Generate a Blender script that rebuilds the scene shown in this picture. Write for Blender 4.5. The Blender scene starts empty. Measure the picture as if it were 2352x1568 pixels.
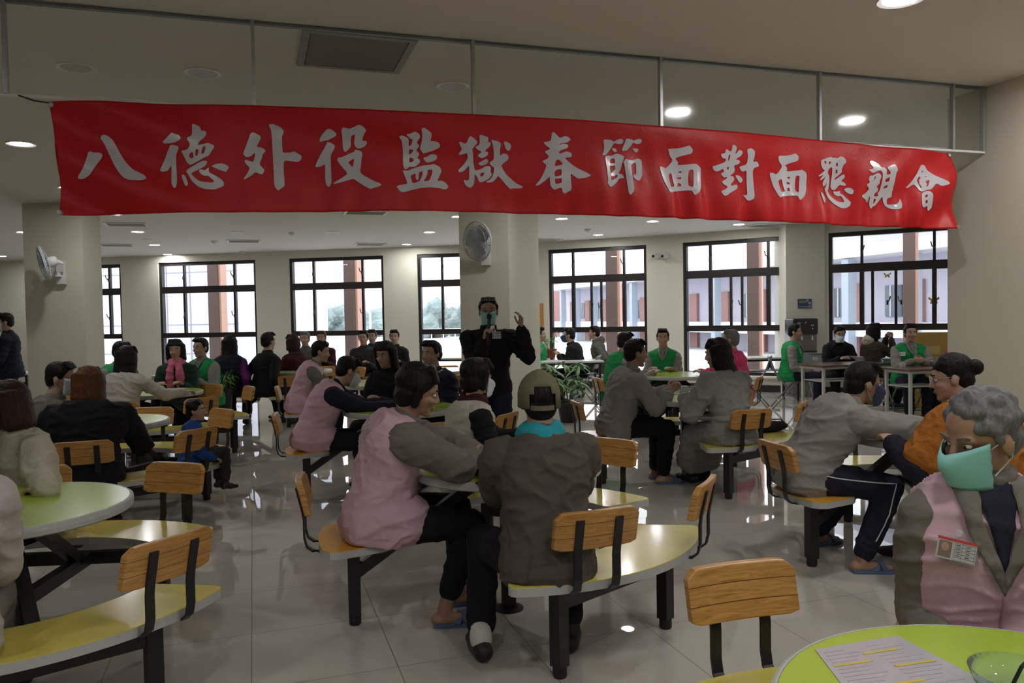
# Canteen hall with a red banner, round bench tables, seated visitors and a standing speaker.
import bpy, bmesh, math, random
from mathutils import Vector, Matrix, Euler, noise
from mathutils.geometry import tessellate_polygon
from mathutils.bvhtree import BVHTree
random.seed(7)
R = math.radians
C = bpy.context.scene.collection
V = Vector

# ------------------------------------------------------------------ camera model
FPX, CX, CY, EYE = 1800.0, 1176.0, 784.0, 1.5
PITCH, ROLL = 0.0322, -0.018
cam_d = bpy.data.cameras.new('camera'); cam = bpy.data.objects.new('camera', cam_d); C.objects.link(cam)
cam_d.sensor_width = 36; cam_d.lens = 36 * FPX / 2352; cam_d.clip_end = 2000; cam_d.clip_start = .05
CAM_R = (Matrix.Rotation(math.pi/2 - PITCH, 3, 'X') @ Matrix.Rotation(ROLL, 3, 'Z'))
cam.matrix_world = Matrix.Translation((0, 0, EYE)) @ CAM_R.to_4x4()
bpy.context.scene.camera = cam
def ray(px, py):
    return CAM_R @ V(((px-CX)/FPX, -(py-CY)/FPX, -1.0))
def gp(px, py, h=0.0):                      # where the sight line meets the level z = h
    d = ray(px, py); t = (h-EYE)/d.z
    return V((0, 0, EYE)) + d*t
def pd(px, py, y):                          # point on the sight line at depth y
    d = ray(px, py); return V((0, 0, EYE)) + d*(y/d.y)

# ------------------------------------------------------------------ materials
MATS = {}
def nodes(name):
    m = bpy.data.materials.new(name); m.use_nodes = True
    nt = m.node_tree; b = nt.nodes['Principled BSDF']
    return m, nt, b
def mat(name, col, rough=.6, metal=0, var=.0, vscale=8, bump=0, bscale=30, spec=None, sheen=0, stretch=None, trans=0, coat=0):
    if name in MATS: return MATS[name]
    m, nt, b = nodes(name)
    b.inputs['Base Color'].default_value = (*col, 1); b.inputs['Roughness'].default_value = rough
    b.inputs['Metallic'].default_value = metal
    if spec is not None: b.inputs['Specular IOR Level'].default_value = spec
    if sheen: b.inputs['Sheen Weight'].default_value = sheen; b.inputs['Sheen Roughness'].default_value = .5
    if coat: b.inputs['Coat Weight'].default_value = coat; b.inputs['Coat Roughness'].default_value = .1
    tc = nt.nodes.new('ShaderNodeTexCoord'); vec = tc.outputs['Object']
    if stretch:
        mp = nt.nodes.new('ShaderNodeMapping'); mp.inputs['Scale'].default_value = stretch
        nt.links.new(vec, mp.inputs['Vector']); vec = mp.outputs['Vector']
    if var:
        n = nt.nodes.new('ShaderNodeTexNoise'); n.inputs['Scale'].default_value = vscale; n.inputs['Detail'].default_value = 4
        nt.links.new(vec, n.inputs['Vector'])
        mr = nt.nodes.new('ShaderNodeMapRange'); mr.inputs['To Min'].default_value = 1-var; mr.inputs['To Max'].default_value = 1+var
        nt.links.new(n.outputs['Fac'], mr.inputs['Value'])
        mx = nt.nodes.new('ShaderNodeMix'); mx.data_type = 'RGBA'; mx.blend_type = 'MULTIPLY'; mx.inputs[0].default_value = 1
        mx.inputs[6].default_value = (*col, 1); nt.links.new(mr.outputs[0], mx.inputs[7]); nt.links.new(mx.outputs[2], b.inputs['Base Color'])
    if bump:
        n2 = nt.nodes.new('ShaderNodeTexNoise'); n2.inputs['Scale'].default_value = bscale; n2.inputs['Detail'].default_value = 3
        nt.links.new(vec, n2.inputs['Vector'])
        bp = nt.nodes.new('ShaderNodeBump'); bp.inputs['Strength'].default_value = bump; bp.inputs['Distance'].default_value = .02
        nt.links.new(n2.outputs['Fac'], bp.inputs['Height']); nt.links.new(bp.outputs['Normal'], b.inputs['Normal'])
    if trans: b.inputs['Transmission Weight'].default_value = trans
    MATS[name] = m; return m
def cloth(name, col, rough=.85, bump=.5, bscale=9):
    return mat('cloth_'+name, col, rough, var=.14, vscale=7, bump=bump, bscale=bscale, spec=.25)
def glow(name, col, s):
    m = bpy.data.materials.new(name); m.use_nodes = True; nt = m.node_tree; nt.nodes.clear()
    e = nt.nodes.new('ShaderNodeEmission'); e.inputs[0].default_value = (*col, 1); e.inputs[1].default_value = s
    o = nt.nodes.new('ShaderNodeOutputMaterial'); nt.links.new(e.outputs[0], o.inputs[0]); return m
def thin_glass(name, tint=(1, 1, 1), refl=.08, rough=.0, haze=0, hcol=(.8, .8, .8)):
    m = bpy.data.materials.new(name); m.use_nodes = True; nt = m.node_tree; nt.nodes.clear()
    t = nt.nodes.new('ShaderNodeBsdfTransparent'); t.inputs[0].default_value = (*tint, 1)
    g = nt.nodes.new('ShaderNodeBsdfGlossy'); g.inputs['Roughness'].default_value = rough
    fr = nt.nodes.new('ShaderNodeFresnel'); fr.inputs[0].default_value = 1.45
    mul = nt.nodes.new('ShaderNodeMath'); mul.operation = 'MULTIPLY'; mul.inputs[1].default_value = refl/.04
    geo = nt.nodes.new('ShaderNodeNewGeometry'); inv = nt.nodes.new('ShaderNodeMath'); inv.operation = 'SUBTRACT'; inv.inputs[0].default_value = 1
    nt.links.new(geo.outputs['Backfacing'], inv.inputs[1]); m0 = nt.nodes.new('ShaderNodeMath'); m0.operation = 'MULTIPLY'
    nt.links.new(fr.outputs[0], m0.inputs[0]); nt.links.new(inv.outputs[0], m0.inputs[1])     # only the front face mirrors
    nt.links.new(m0.outputs[0], mul.inputs[0]); mul.use_clamp = True
    mx = nt.nodes.new('ShaderNodeMixShader'); nt.links.new(mul.outputs[0], mx.inputs[0])
    nt.links.new(t.outputs[0], mx.inputs[1]); nt.links.new(g.outputs[0], mx.inputs[2])
    out = nt.nodes.new('ShaderNodeOutputMaterial'); last = mx
    if haze:
        d = nt.nodes.new('ShaderNodeBsdfDiffuse'); d.inputs[0].default_value = (*hcol, 1)
        m2 = nt.nodes.new('ShaderNodeMixShader'); m2.inputs[0].default_value = haze
        nt.links.new(mx.outputs[0], m2.inputs[1]); nt.links.new(d.outputs[0], m2.inputs[2]); last = m2
    nt.links.new(last.outputs[0], out.inputs[0]); return m

# ------------------------------------------------------------------ mesh builder
class MB:
    def __init__(s): s.v = []; s.f = []
    def add(s, vs, fs):
        b = len(s.v); s.v += [V(p) for p in vs]; s.f += [tuple(i+b for i in f) for f in fs]; return s
    def box(s, c, size, M=None):
        x, y, z = size[0]/2, size[1]/2, size[2]/2
        ps = [V((a*x, b*y, d*z)) for d in (-1, 1) for b in (-1, 1) for a in (-1, 1)]
        if M is not None: ps = [M @ p for p in ps]
        c = V(c)
        return s.add([p+c for p in ps], [(0, 2, 3, 1), (4, 5, 7, 6), (0, 1, 5, 4), (2, 6, 7, 3), (0, 4, 6, 2), (1, 3, 7, 5)])
    def bar(s, a, b, w, h=None, up=(0, 0, 1)):          # straight bar of rectangular section
        return s.sweep([a, b], w, h if h else w, up)
    def sweep(s, pts, w, h, up=(0, 0, 1)):
        pts = [V(p) for p in pts]; up = V(up); n = len(pts); vs = []
        for i, p in enumerate(pts):
            d = (pts[min(i+1, n-1)] - pts[max(i-1, 0)]).normalized()
            sd = d.cross(up)
            sd = sd.normalized() if sd.length > 1e-4 else d.orthogonal().normalized()
            u = sd.cross(d).normalized()
            vs += [p+sd*w/2+u*h/2, p-sd*w/2+u*h/2, p-sd*w/2-u*h/2, p+sd*w/2-u*h/2]
        fs = [(0, 1, 2, 3), tuple(4*(n-1)+k for k in (3, 2, 1, 0))]
        for i in range(n-1):
            for k in range(4): fs.append((4*i+k, 4*(i+1)+k, 4*(i+1)+(k+1) % 4, 4*i+(k+1) % 4))
        return s.add(vs, fs)
    def tube(s, pts, r, n=8, closed=False, cap=True):
        pts = [V(p) for p in pts]; N = len(pts); vs = []; fs = []
        rr = r if isinstance(r, (list, tuple)) else [r]*N
        d0 = (pts[1]-pts[0]).normalized(); u = d0.orthogonal().normalized()
        for i, p in enumerate(pts):
            if closed: d = (pts[(i+1) % N]-pts[i-1]).normalized()
            else: d = (pts[min(i+1, N-1)]-pts[max(i-1, 0)]).normalized()
            u = (u - d*u.dot(d)).normalized(); w = d.cross(u)
            for k in range(n):
                a = 2*math.pi*k/n; vs.append(p + (u*math.cos(a)+w*math.sin(a))*rr[i])
        for i in range(N if closed else N-1):
            j = (i+1) % N
            for k in range(n): fs.append((i*n+k, j*n+k, j*n+(k+1) % n, i*n+(k+1) % n)[::-1])
        if cap and not closed: fs += [tuple(range(n)), tuple(range((N-1)*n, N*n))[::-1]]
        return s.add(vs, fs)
    def lathe(s, prof, c=(0, 0, 0), n=40, M=None):       # prof: (radius, z)
        c = V(c); vs = []; fs = []
        for r, z in prof:
            for k in range(n):
                a = 2*math.pi*k/n; p = V((r*math.cos(a), r*math.sin(a), z)); vs.append((M @ p if M is not None else p)+c)
        for i in range(len(prof)-1):
            for k in range(n): fs.append((i*n+k, i*n+(k+1) % n, (i+1)*n+(k+1) % n, (i+1)*n+k))
        if prof[0][0] > 1e-6: fs.append(tuple(range(n))[::-1])
        if prof[-1][0] > 1e-6: fs.append(tuple(range((len(prof)-1)*n, len(prof)*n)))
        return s.add(vs, fs)
    def prism(s, poly, z0, z1, sides=True, top=True, bottom=True, M=None):
        n = len(poly); vs = [V((x, y, z0)) for x, y in poly]+[V((x, y, z1)) for x, y in poly]
        if M is not None: vs = [M @ p for p in vs]
        fs = []
        if bottom: fs.append(tuple(range(n))[::-1])
        if top: fs.append(tuple(range(n, 2*n)))
        if sides: fs += [(i, (i+1) % n, n+(i+1) % n, n+i) for i in range(n)]
        return s.add(vs, fs)
    def ell(s, c, rad, M=None, nu=14, nv=10):            # closed ellipsoid
        c = V(c); vs = [V((0, 0, rad[2]))]
        for i in range(1, nv):
            t = math.pi*i/nv
            for k in range(nu):
                a = 2*math.pi*k/nu; vs.append(V((rad[0]*math.sin(t)*math.cos(a), rad[1]*math.sin(t)*math.sin(a), rad[2]*math.cos(t))))
        vs.append(V((0, 0, -rad[2]))); L = len(vs)-1; fs = []
        for k in range(nu): fs.append((0, 1+k, 1+(k+1) % nu)); fs.append((L, L-nu+(k+1) % nu, L-nu+k))
        for i in range(nv-2):
            for k in range(nu):
                a = 1+i*nu; fs.append((a+k, a+nu+k, a+nu+(k+1) % nu, a+(k+1) % nu))
        if M is not None: vs = [M @ p for p in vs]
        return s.add([p+c for p in vs], fs)
    def cone(s, a, ra, b, rb, n=14):                     # rounded tapered limb
        a, b = V(a), V(b); d = b-a
        if d.length < 1e-5: return s.ell(a, (ra, ra, ra))
        d.normalize(); u = d.orthogonal().normalized(); w = d.cross(u); vs = []; rings = []
        for k in range(1, 5): t = -math.pi/2+k*math.pi/8; rings.append((a+d*ra*math.sin(t), ra*math.cos(t)))
        for k in range(0, 4): t = k*math.pi/8; rings.append((b+d*rb*math.sin(t), rb*math.cos(t)))
        vs.append(a-d*ra)
        for p, r in rings:
            for k in range(n): t = 2*math.pi*k/n; vs.append(p+(u*math.cos(t)+w*math.sin(t))*r)
        vs.append(b+d*rb); L = len(vs)-1; fs = []
        for k in range(n): fs.append((0, 1+(k+1) % n, 1+k)); fs.append((L, L-n+k, L-n+(k+1) % n))
        for i in range(len(rings)-1):
            q = 1+i*n
            for k in range(n): fs.append((q+k, q+(k+1) % n, q+n+(k+1) % n, q+n+k))
        return s.add(vs, fs)
    def loft(s, secs, n=20):                             # secs: (centre, axis_x*half, axis_y*half); super-ellipse sections
        vs = []; fs = []
        for c, ax, ay in secs:
            for k in range(n):
                t = 2*math.pi*k/n; ct, st = math.cos(t), math.sin(t)
                e = .82
                vs.append(c+ax*math.copysign(abs(ct)**e, ct)+ay*math.copysign(abs(st)**e, st))
        m = len(secs)
        for i in range(m-1):
            for k in range(n): fs.append((i*n+k, i*n+(k+1) % n, (i+1)*n+(k+1) % n, (i+1)*n+k))
        fs += [tuple(range(n))[::-1], tuple(range((m-1)*n, m*n))]
        return s.add(vs, fs)
    def build(s, name, m, parent=None, smooth=False, bevel=0, off=None):
        me = bpy.data.meshes.new(name)
        vs = [p-off for p in s.v] if off is not None else s.v
        me.from_pydata([tuple(p) for p in vs], [], s.f); me.update()
        if smooth: me.polygons.foreach_set('use_smooth', [True]*len(me.polygons))
        o = bpy.data.objects.new(name, me); C.objects.link(o)
        if m: me.materials.append(m)
        if parent: o.parent = parent
        if bevel:
            bv = o.modifiers.new('b', 'BEVEL'); bv.width = bevel; bv.segments = 2; bv.limit_method = 'ANGLE'; bv.angle_limit = R(40); BAKE.append(o)
        return o
BAKE = []
def tag(o, label=None, cat=None, group=None, kind=None):
    if label: o['label'] = label
    if cat: o['category'] = cat
    if group: o['group'] = group
    if kind: o['kind'] = kind
    return o
def thing(name, label, cat, loc=(0, 0, 0), rz=0, group=None):
    o = bpy.data.objects.new(name, None); o.empty_display_size = .1; C.objects.link(o)
    o.location = loc; o.rotation_euler = (0, 0, rz); return tag(o, label, cat, group)
def struct(name, mb, m, **k): return tag(mb.build(name, m, **k), kind='structure')
def copy_tree(o, parent=None):
    c = o.copy(); C.objects.link(c)
    if parent: c.parent = parent
    for ch in list(o.children): copy_tree(ch, c)
    return c
def dup(o, loc, rz, label, cat=None):
    c = copy_tree(o); c.location = loc; c.rotation_euler = (0, 0, rz); c['label'] = label; return c
def fold(p):
    w = noise.noise(p*2.3)*1.1; q = V((p.x*4.2+w, p.y*4.2-w, p.z*11+w*1.4)); r = max(0, 1-abs(noise.noise(q))*2.6)
    q2 = V((p.x*9+7, p.y*9-w, p.z*17)); r2 = max(0, 1-abs(noise.noise(q2))*3)
    return .72*r*r+.30*r2*r2+.35*(noise.noise(p*4.5)+.5)
def flush():                                             # bake every pending modifier stack to plain mesh data
    dg = bpy.context.evaluated_depsgraph_get(); dg.update(); out = []
    for o in BAKE:
        me = bpy.data.meshes.new_from_object(o.evaluated_get(dg)); out.append((o, me))
    for o, me in out:
        old = o.data; ms = list(old.materials); o.modifiers.clear()
        me.materials.clear()
        for m in ms: me.materials.append(m)
        me.name = o.name
        if o.get('_fold'):
            am = o['_fold']; del o['_fold']; ow = V(o.parent.location) if o.parent else V(); nn = [n.vector.copy() for n in me.vertex_normals]
            for v in me.vertices: v.co += nn[v.index]*(am*fold(v.co+ow))
        if o.get('_smooth'):
            me.polygons.foreach_set('use_smooth', [True]*len(me.polygons)); del o['_smooth']
        for u in [x for x in bpy.data.objects if x.data is old]:
            u.data = me; u.modifiers.clear()
    BAKE.clear()
# ------------------------------------------------------------------ room shell
TH = R(18.3)                                             # turn of the tile grid against the view
CEIL = 3.05
M_wall = mat('wall_paint', (.70, .68, .585), .75, var=.03, vscale=2)
M_ceil = mat('ceiling_paint', (.70, .68, .635), .8, var=.02, vscale=1.5)
M_col = mat('pillar_paint', (.68, .655, .53), .7, var=.03, vscale=2)
M_frame = mat('dark_aluminium', (.018, .014, .014), .35)
M_white = mat('white_metal', (.75, .75, .75), .4)
M_grey = mat('grey_metal', (.42, .43, .44), .35, metal=.6)
M_black = mat('black_metal', (.013, .012, .013), .42)
M_rubber = mat('black_rubber', (.012, .012, .012), .7)

def floor_mat():
    m, nt, b = nodes('polished_tile'); N = nt.nodes.new; L = nt.links.new
    g = N('ShaderNodeNewGeometry'); vr = N('ShaderNodeVectorRotate'); vr.rotation_type = 'Z_AXIS'; vr.inputs['Angle'].default_value = -TH
    L(g.outputs['Position'], vr.inputs['Vector'])
    ad = N('ShaderNodeVectorMath'); ad.inputs[1].default_value = (60.043, 60-3.325+.6*5, 0); L(vr.outputs[0], ad.inputs[0])
    br = N('ShaderNodeTexBrick'); br.offset = 0; br.squash = 1
    for k, v in (('Scale', 1), ('Mortar Size', .0022), ('Mortar Smooth', .3), ('Brick Width', .6), ('Row Height', .6), ('Bias', 0)): br.inputs[k].default_value = v
    br.inputs['Color1'].default_value = (.52, .485, .43, 1); br.inputs['Color2'].default_value = (.545, .51, .455, 1); br.inputs['Mortar'].default_value = (.13, .115, .10, 1)
    L(ad.outputs[0], br.inputs['Vector'])
    n = N('ShaderNodeTexNoise'); n.inputs['Scale'].default_value = 3.5; n.inputs['Detail'].default_value = 8; L(g.outputs['Position'], n.inputs['Vector'])
    mr = N('ShaderNodeMapRange'); mr.inputs['To Min'].default_value = .88; mr.inputs['To Max'].default_value = 1.1; L(n.outputs[0], mr.inputs[0])
    mx = N('ShaderNodeMix'); mx.data_type = 'RGBA'; mx.blend_type = 'MULTIPLY'; mx.inputs[0].default_value = 1
    L(br.outputs['Color'], mx.inputs[6]); L(mr.outputs[0], mx.inputs[7]); L(mx.outputs[2], b.inputs['Base Color'])
    r = N('ShaderNodeMapRange'); r.inputs['To Min'].default_value = .012; r.inputs['To Max'].default_value = .5; L(br.outputs['Fac'], r.inputs[0]); L(r.outputs[0], b.inputs['Roughness'])
    b.inputs['Specular IOR Level'].default_value = .7
    return m
A_, B_, C_, D_ = V((-15.4, 19.5)), V((.59, 16.6)), V((3.07, 15.6)), V((8.18, 12.53))
POLY = [A_, B_, C_, D_]
def wall_at(px):
    u = (px-CX)/FPX
    for a, b in zip(POLY, POLY[1:]):
        d = b-a; t = (u*a.y-a.x)/(d.x-u*d.y)
        if -1e-6 <= t <= 1+1e-6: return a+d*t
    return None
room = [(-15.4, 19.5), (-11, -3), (6.2, -3), (8.9, 12.2), (8.18, 12.53), (3.07, 15.6), (.59, 16.6)]
fl = MB().prism([(-15.9, 20), (-11.4, -3.3), (6.6, -3.3), (9.4, 12.2), (8.4, 12.8), (3.2, 15.9), (.65, 16.9)][::-1], -.12, 0)
struct('floor', fl, floor_mat())
# the ceiling is one slab
struct('ceiling', MB().prism([(-15.9, 20), (-11.4, -3.3), (6.6, -3.3), (9.4, 12.2), (8.4, 12.8), (3.2, 15.9), (.65, 16.9)][::-1], CEIL, CEIL+.2), M_ceil)
def wallbox(a, b, z0, z1, th, mb=None):                  # vertical slab from a to b, thickness to the left-hand side of a->b
    a, b = V(a[:2]), V(b[:2]); d = (b-a).normalized(); n = V((-d.y, d.x))*th
    return (mb or MB()).prism([tuple(a), tuple(b), tuple(b+n), tuple(a+n)], z0, z1)
WZ0, WZ1 = .30, 2.88
WINS = [(150, 282), (368, 591), (668, 884), (962, 1184), (1262, 1487), (1570, 1826), (1904, 2225)]
ends = []
for l, r in WINS: ends.append((wall_at(l), wall_at(r)))
wb = MB(); prev = A_; vi = 1
def strip(a, b, z0, z1):
    pts = [a]
    for q in POLY[1:-1]:
        if a.x < q.x-1e-4 and q.x < b.x-1e-4: pts.append(q)
    pts.append(b)
    for p, q in zip(pts, pts[1:]): wallbox(p, q, z0, z1, .22, wb)
cur = A_
for a, b in ends:
    strip(cur, a, 0, CEIL); strip(a, b, 0, WZ0); strip(a, b, WZ1, CEIL); cur = b
strip(cur, D_, 0, CEIL)
struct('wall_back', wb, M_wall)
bb = MB(); so = MB()
for a, b in zip(POLY, POLY[1:]):
    d = (b-a).normalized(); n = V((d.y, -d.x))
    p, q = a+n*.002, b+n*.002
    wallbox(q+n*.012, p+n*.012, .0, .13, -.012, bb)
struct('baseboard_back', bb, mat('dark_base', (.02, .018, .02), .5))
struct('wall_left', wallbox((-11, -3), (-15.4, 19.5), 0, CEIL, .2), M_wall)
struct('wall_front', wallbox((6.2, -3), (-11, -3), 0, CEIL, .2), M_wall)
struct('wall_side', wallbox((8.18, 12.53), (8.9, 12.2), 0, CEIL, .2, wallbox((8.9, 12.2), (7.6, 4.8), 0, CEIL, .2)), M_wall)
struct('wall_right', MB().prism([(3.262, 5.865), (6.195, -3), (6.6, -3), (9.2, 4.7), (7.6, 4.9), (3.9, 6.06)][::-1], 0, CEIL), mat('right_wall_paint', (.66, .62, .53), .7, var=.03, vscale=2))

# windows: frame, bars, panes, latch handles
M_pane = thin_glass('window_pane', (.97, .98, 1), .05)
def window(i, a, b, sash):
    d = (b-a); L = d.length; ang = math.atan2(d.y, d.x)
    w = thing('window_%d' % i, None, None, (a.x, a.y, 0), ang); w['kind'] = 'structure'
    y = .10; F = MB()
    for x0, x1 in ((0, .06), (L-.06, L)): F.box(((x0+x1)/2, y, (WZ0+WZ1)/2), (.06, .12, WZ1-WZ0))
    for z0, z1 in ((WZ0, WZ0+.06), (1.14, 1.25), (2.17, 2.32), (WZ1-.075, WZ1)): F.box((L/2, y, (z0+z1)/2), (L-.12, .12, z1-z0))
    F.build('window_frame', M_frame, w)
    fr = [.25, .77]
    for x in fr:
        MB().box((L*x, y, (2.32+WZ1-.075)/2), (.045, .07, WZ1-.075-2.32)).build('mullion', M_frame, w)
        MB().box((L*x, y, (1.25+2.17)/2), (.07 if sash else .05, .08, 2.17-1.25)).build('mullion', M_frame, w)
    if sash:
        for x in ([.44, .54] if sash == 1 else [.33, .50]):
            MB().box((L*x, y-.02, (1.25+2.17)/2), (.045, .05, .92)).build('sash_bar', M_frame, w)
    for k, (z0, z1) in enumerate(((WZ0+.06, 1.14), (1.25, 2.17), (2.32, WZ1-.075))):
        MB().box((L/2, y+.02, (z0+z1)/2), (L-.1, .006, z1-z0)).build('pane', M_pane, w)
    for x, z in ((.25, 1.62), (.77, 1.62), (.25, 2.52), (.77, 2.52)) if not sash else ((.44, 1.62), (.54, 1.62), (.25, 2.52), (.77, 2.52)):
        h = MB(); s = 1 if x < .5 else -1
        h.box((L*x, y-.055, z), (.03, .03, .08)); h.tube([(L*x, y-.07, z), (L*x+s*.03, y-.10, z+.03), (L*x+s*.05, y-.10, z+.11)], .010, 6)
        h.build('window_latch', M_frame, w)
    MB().box((L/2, -.03, WZ0-.02), (L, .14, .035)).build('window_sill', M_wall, w)
    return w
for i, (a, b) in enumerate(ends): window(i+1, a, b, 0 if i < 4 else (2 if i == 6 else 1))

# pillars
def pillar(name, pts, m=M_col): struct(name, MB().prism(pts, 0, CEIL), m)
pillar('pillar', [(-6.24, 10.08), (-5.425, 9.98), (-5.36, 10.30), (-6.19, 10.40)])
pillar('pillar.001', [(-.585, 9.0), (-.02, 8.85), (.37, 10.3), (-.19, 10.45)])
pillar('pillar.002', [(4.905, 14.0), (5.59, 13.98), (5.75, 14.6), (5.0, 14.9)], M_wall)

# ------------------------------------------------------------------ smoke curtain of glass under the ceiling
P1, P2 = V((-2.38, 3.77)), V((3.355, 5.57)); CD = (P2-P1).normalized(); CN = V((CD.y, -CD.x))   # CN points to the viewer
P0 = P1-CD*2.6; CL = (P2-P0).length; CANG = math.atan2(CD.y, CD.x)
sc = thing('glass_smoke_curtain', 'long clear glass screen in thin aluminium frames hanging from the ceiling above the red banner', 'glass screen', (P0.x, P0.y, 0), CANG)
CB = 2.60
def along(px):                                           # distance along the curtain for an image column at its foot
    u = (px-CX)/FPX; t = (u*P0.y-P0.x)/(CD.x-u*CD.y); return t
mull = [along(p) for p in (38, 600, 1098, 1523, 1884, 2187)]
st = [0.0]+mull+[CL-.02]
M_cur = thin_glass('curtain_glass', (.99, .99, .985), .05, .09, haze=.02, hcol=(.6, .6, .58))
for a, b in zip(st, st[1:]): MB().box(((a+b)/2, 0, (CB+CEIL)/2), (b-a-.004, .008, CEIL-CB-.02)).build('glass_panel', M_cur, sc)
for a in mull+[CL-.02]: MB().box((a, -.004, (CB+CEIL)/2), (.018, .03, CEIL-CB)).build('mullion', M_grey, sc)
MB().box((CL/2, 0, CEIL-.012), (CL, .03, .012)).build('top_rail', mat('alu', (.16, .17, .18), .4), sc)
MB().box((CL/2, 0, CB-.006), (CL, .02, .014)).build('bottom_rail', M_white, sc)

# ------------------------------------------------------------------ ceiling fittings
M_lamp = glow('lamp_light', (1, .985, .96), 75)
M_off = mat('unlit_diffuser', (.5, .5, .49), .5)
LW = {(48, 330): 'in front of the banner left end', (262, 491): 'just under the banner bottom edge at far left', (316, 532): 'beside the slatted vent by the left pillar',
 (355, 562): 'third along the left row under the banner', (385, 584): 'last of the left row, above the leftmost full window', (53, 533): 'left of the left pillar top', (3, 588): 'at the far left rim of the photo by the wall',
 (1052, 497): 'touching the banner edge beside the middle pillar', (986, 533): 'left of the middle pillar, second below the banner', (934, 561): 'above the gap between second and third window',
 (1290, 502): 'right of the middle pillar under the banner', (1374, 539): 'above the fourth window, deeper in the hall', (1499, 508): 'under the banner above the two cameras',
 (1697, 515): 'under the banner left of the right vent', (1876, 521): 'under the banner above the blue poster pillar', (2070, -3): 'on the front ceiling at the top rim of the photo'}
def downlight(px, py, lit, label):
    p = gp(px, py, CEIL); t = thing('ceiling_downlight', label, 'ceiling light', p, 0, 'recessed ceiling downlights')
    MB().lathe([(.085, 0), (.088, -.004), (.112, -.008), (.115, -.002), (.115, 0)], n=28).build('trim_ring', M_white, t)
    MB().lathe([(0, -.003), (.086, -.003), (.086, -.001), (0, -.001)], n=28).build('diffuser', M_lamp if lit else M_off, t)
for (x, y), w in LW.items(): downlight(x, y, True, 'lit round downlight '+w)
for x, y, w in ((175, 155, 'above the banner, leftmost behind the glass screen'), (465, 167, 'above the banner between the leftmost fitting and the big grille'), (1040, 197, 'above the banner right of the big grille'),
    (545, 532, 'deeper in the hall above the first window gap'), (765, 532, 'deeper in the hall above the second window'), (338, 549, 'between the left slatted vents'), (820, 490, 'hard under the banner beside a vent')):
    downlight(x, y, False, 'unlit round downlight '+w)
for x, y, w in ((3.42, 4.52, 'on the front ceiling beside the right wall, just outside the photo'), (2.6, 1.9, 'added as fill over the nearest table, above the photo rim'), (1.03, 1.38, 'added as fill overhead, just in front of the viewer'), (3.2, -.1, 'added as fill overhead, right of the viewer'), (1.7, -.6, 'added as fill overhead, behind the viewer'), (-.54, .86, 'added as fill overhead, left of the viewer'), (-2.1, .34, 'added as fill over the left front bench, above the photo rim'), (4.6, 7.1, 'added as fill in the side bay behind the right wall, nearer one'), (6.2, 9.3, 'added as fill in the side bay behind the right wall, deeper one'), (1.6, 11.2, 'behind the banner, mirrored in the floor left of the nearest backrest'), (3.2, 11.75, 'behind the banner, right of the one mirrored in the floor'),  # overhead, nearest-table, left-bench and side-bay lamps are unseen, added as fill light
    (.54, 7.9, 'added as fill behind the banner, before the middle pillar'), (-5.0, 8.95, 'behind the banner, before the left pillar'), (-3.65, 4.75, 'left of the photo edge, added as fill before the glass screen')):  # middle-pillar and glass-screen lamps are unseen, added to light the pillar fronts
    p = V((x, y, CEIL)); t = thing('ceiling_downlight', 'lit round downlight '+w, 'ceiling light', p, 0, 'recessed ceiling downlights')
    MB().lathe([(.085, 0), (.088, -.004), (.112, -.008), (.115, -.002), (.115, 0)], n=28).build('trim_ring', M_white, t)
    MB().lathe([(0, -.003), (.086, -.003), (.086, -.001), (0, -.001)], n=28).build('diffuser', M_lamp, t)
def vent(px, py, w, d, label, louv=True):
    p = gp(px, py, CEIL); t = thing('ceiling_vent', label, 'vent', p, TH, 'ceiling vents')
    F = MB()
    for x in (-1, 1): F.box((x*(w/2-.02), 0, -.008), (.04, d, .016))
    for y in (-1, 1): F.box((0, y*(d/2-.02), -.008), (w-.08, .04, .016))
    F.build('vent_frame', M_white if louv else mat('grille', (.27, .265, .25), .6), t)
    MB().box((0, 0, -.002), (w-.08, d-.08, .003)).build('backing', mat('vent_dark', (.05, .05, .05), .8) if louv else mat('grille_back', (.14, .14, .13), .8), t)
    S = MB(); n = 9 if louv else 30
    for k in range(n): S.box((0, (k-(n-1)/2)*(d-.1)/n, -.010), (w-.09, (d-.1)/n*.5, .012), Matrix.Rotation(R(35), 3, 'X'))
    S.build('louver', mat('vent_slat', (.45, .45, .43), .5) if louv else mat('grille', (.27, .265, .25), .6), t)
vent(815, 118, .62, .62, 'large square grey return grille above the banner, left of centre', False)
for x, y, w in ((290, 514, 'right of the left pillar, nearer one'), (268, 562, 'right of the left pillar, deeper one'), (560, 553, 'above the gap between first and second window'), (850, 560, 'above the second window'),
    (840, 487, 'peeping out hard under the banner'), (1252, 550, 'right beside the middle pillar'), (1757, 517, 'under the banner near its right end')):
    vent(x, y, .62, .45, 'slatted ceiling vent '+w)
for x, y, w in ((492, 553, 'left of the vent over the window gap'), (670, 534, 'above the second window, nearest the banner'), (557, 577, 'just behind the vent over the window gap'), (1350, 526, 'right of the middle pillar')):
    p = gp(x, y, CEIL); t = thing('smoke_detector', 'small white ceiling detector '+w, 'smoke detector', p, 0, 'ceiling detectors')
    MB().lathe([(0, -.05), (.03, -.05), (.04, -.035), (.055, -.03), (.06, 0)], n=20).build('housing', M_white, t)
    MB().lathe([(0, -.058), (.012, -.056), (.014, -.05)], n=12).build('sensor', M_grey, t)

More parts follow.
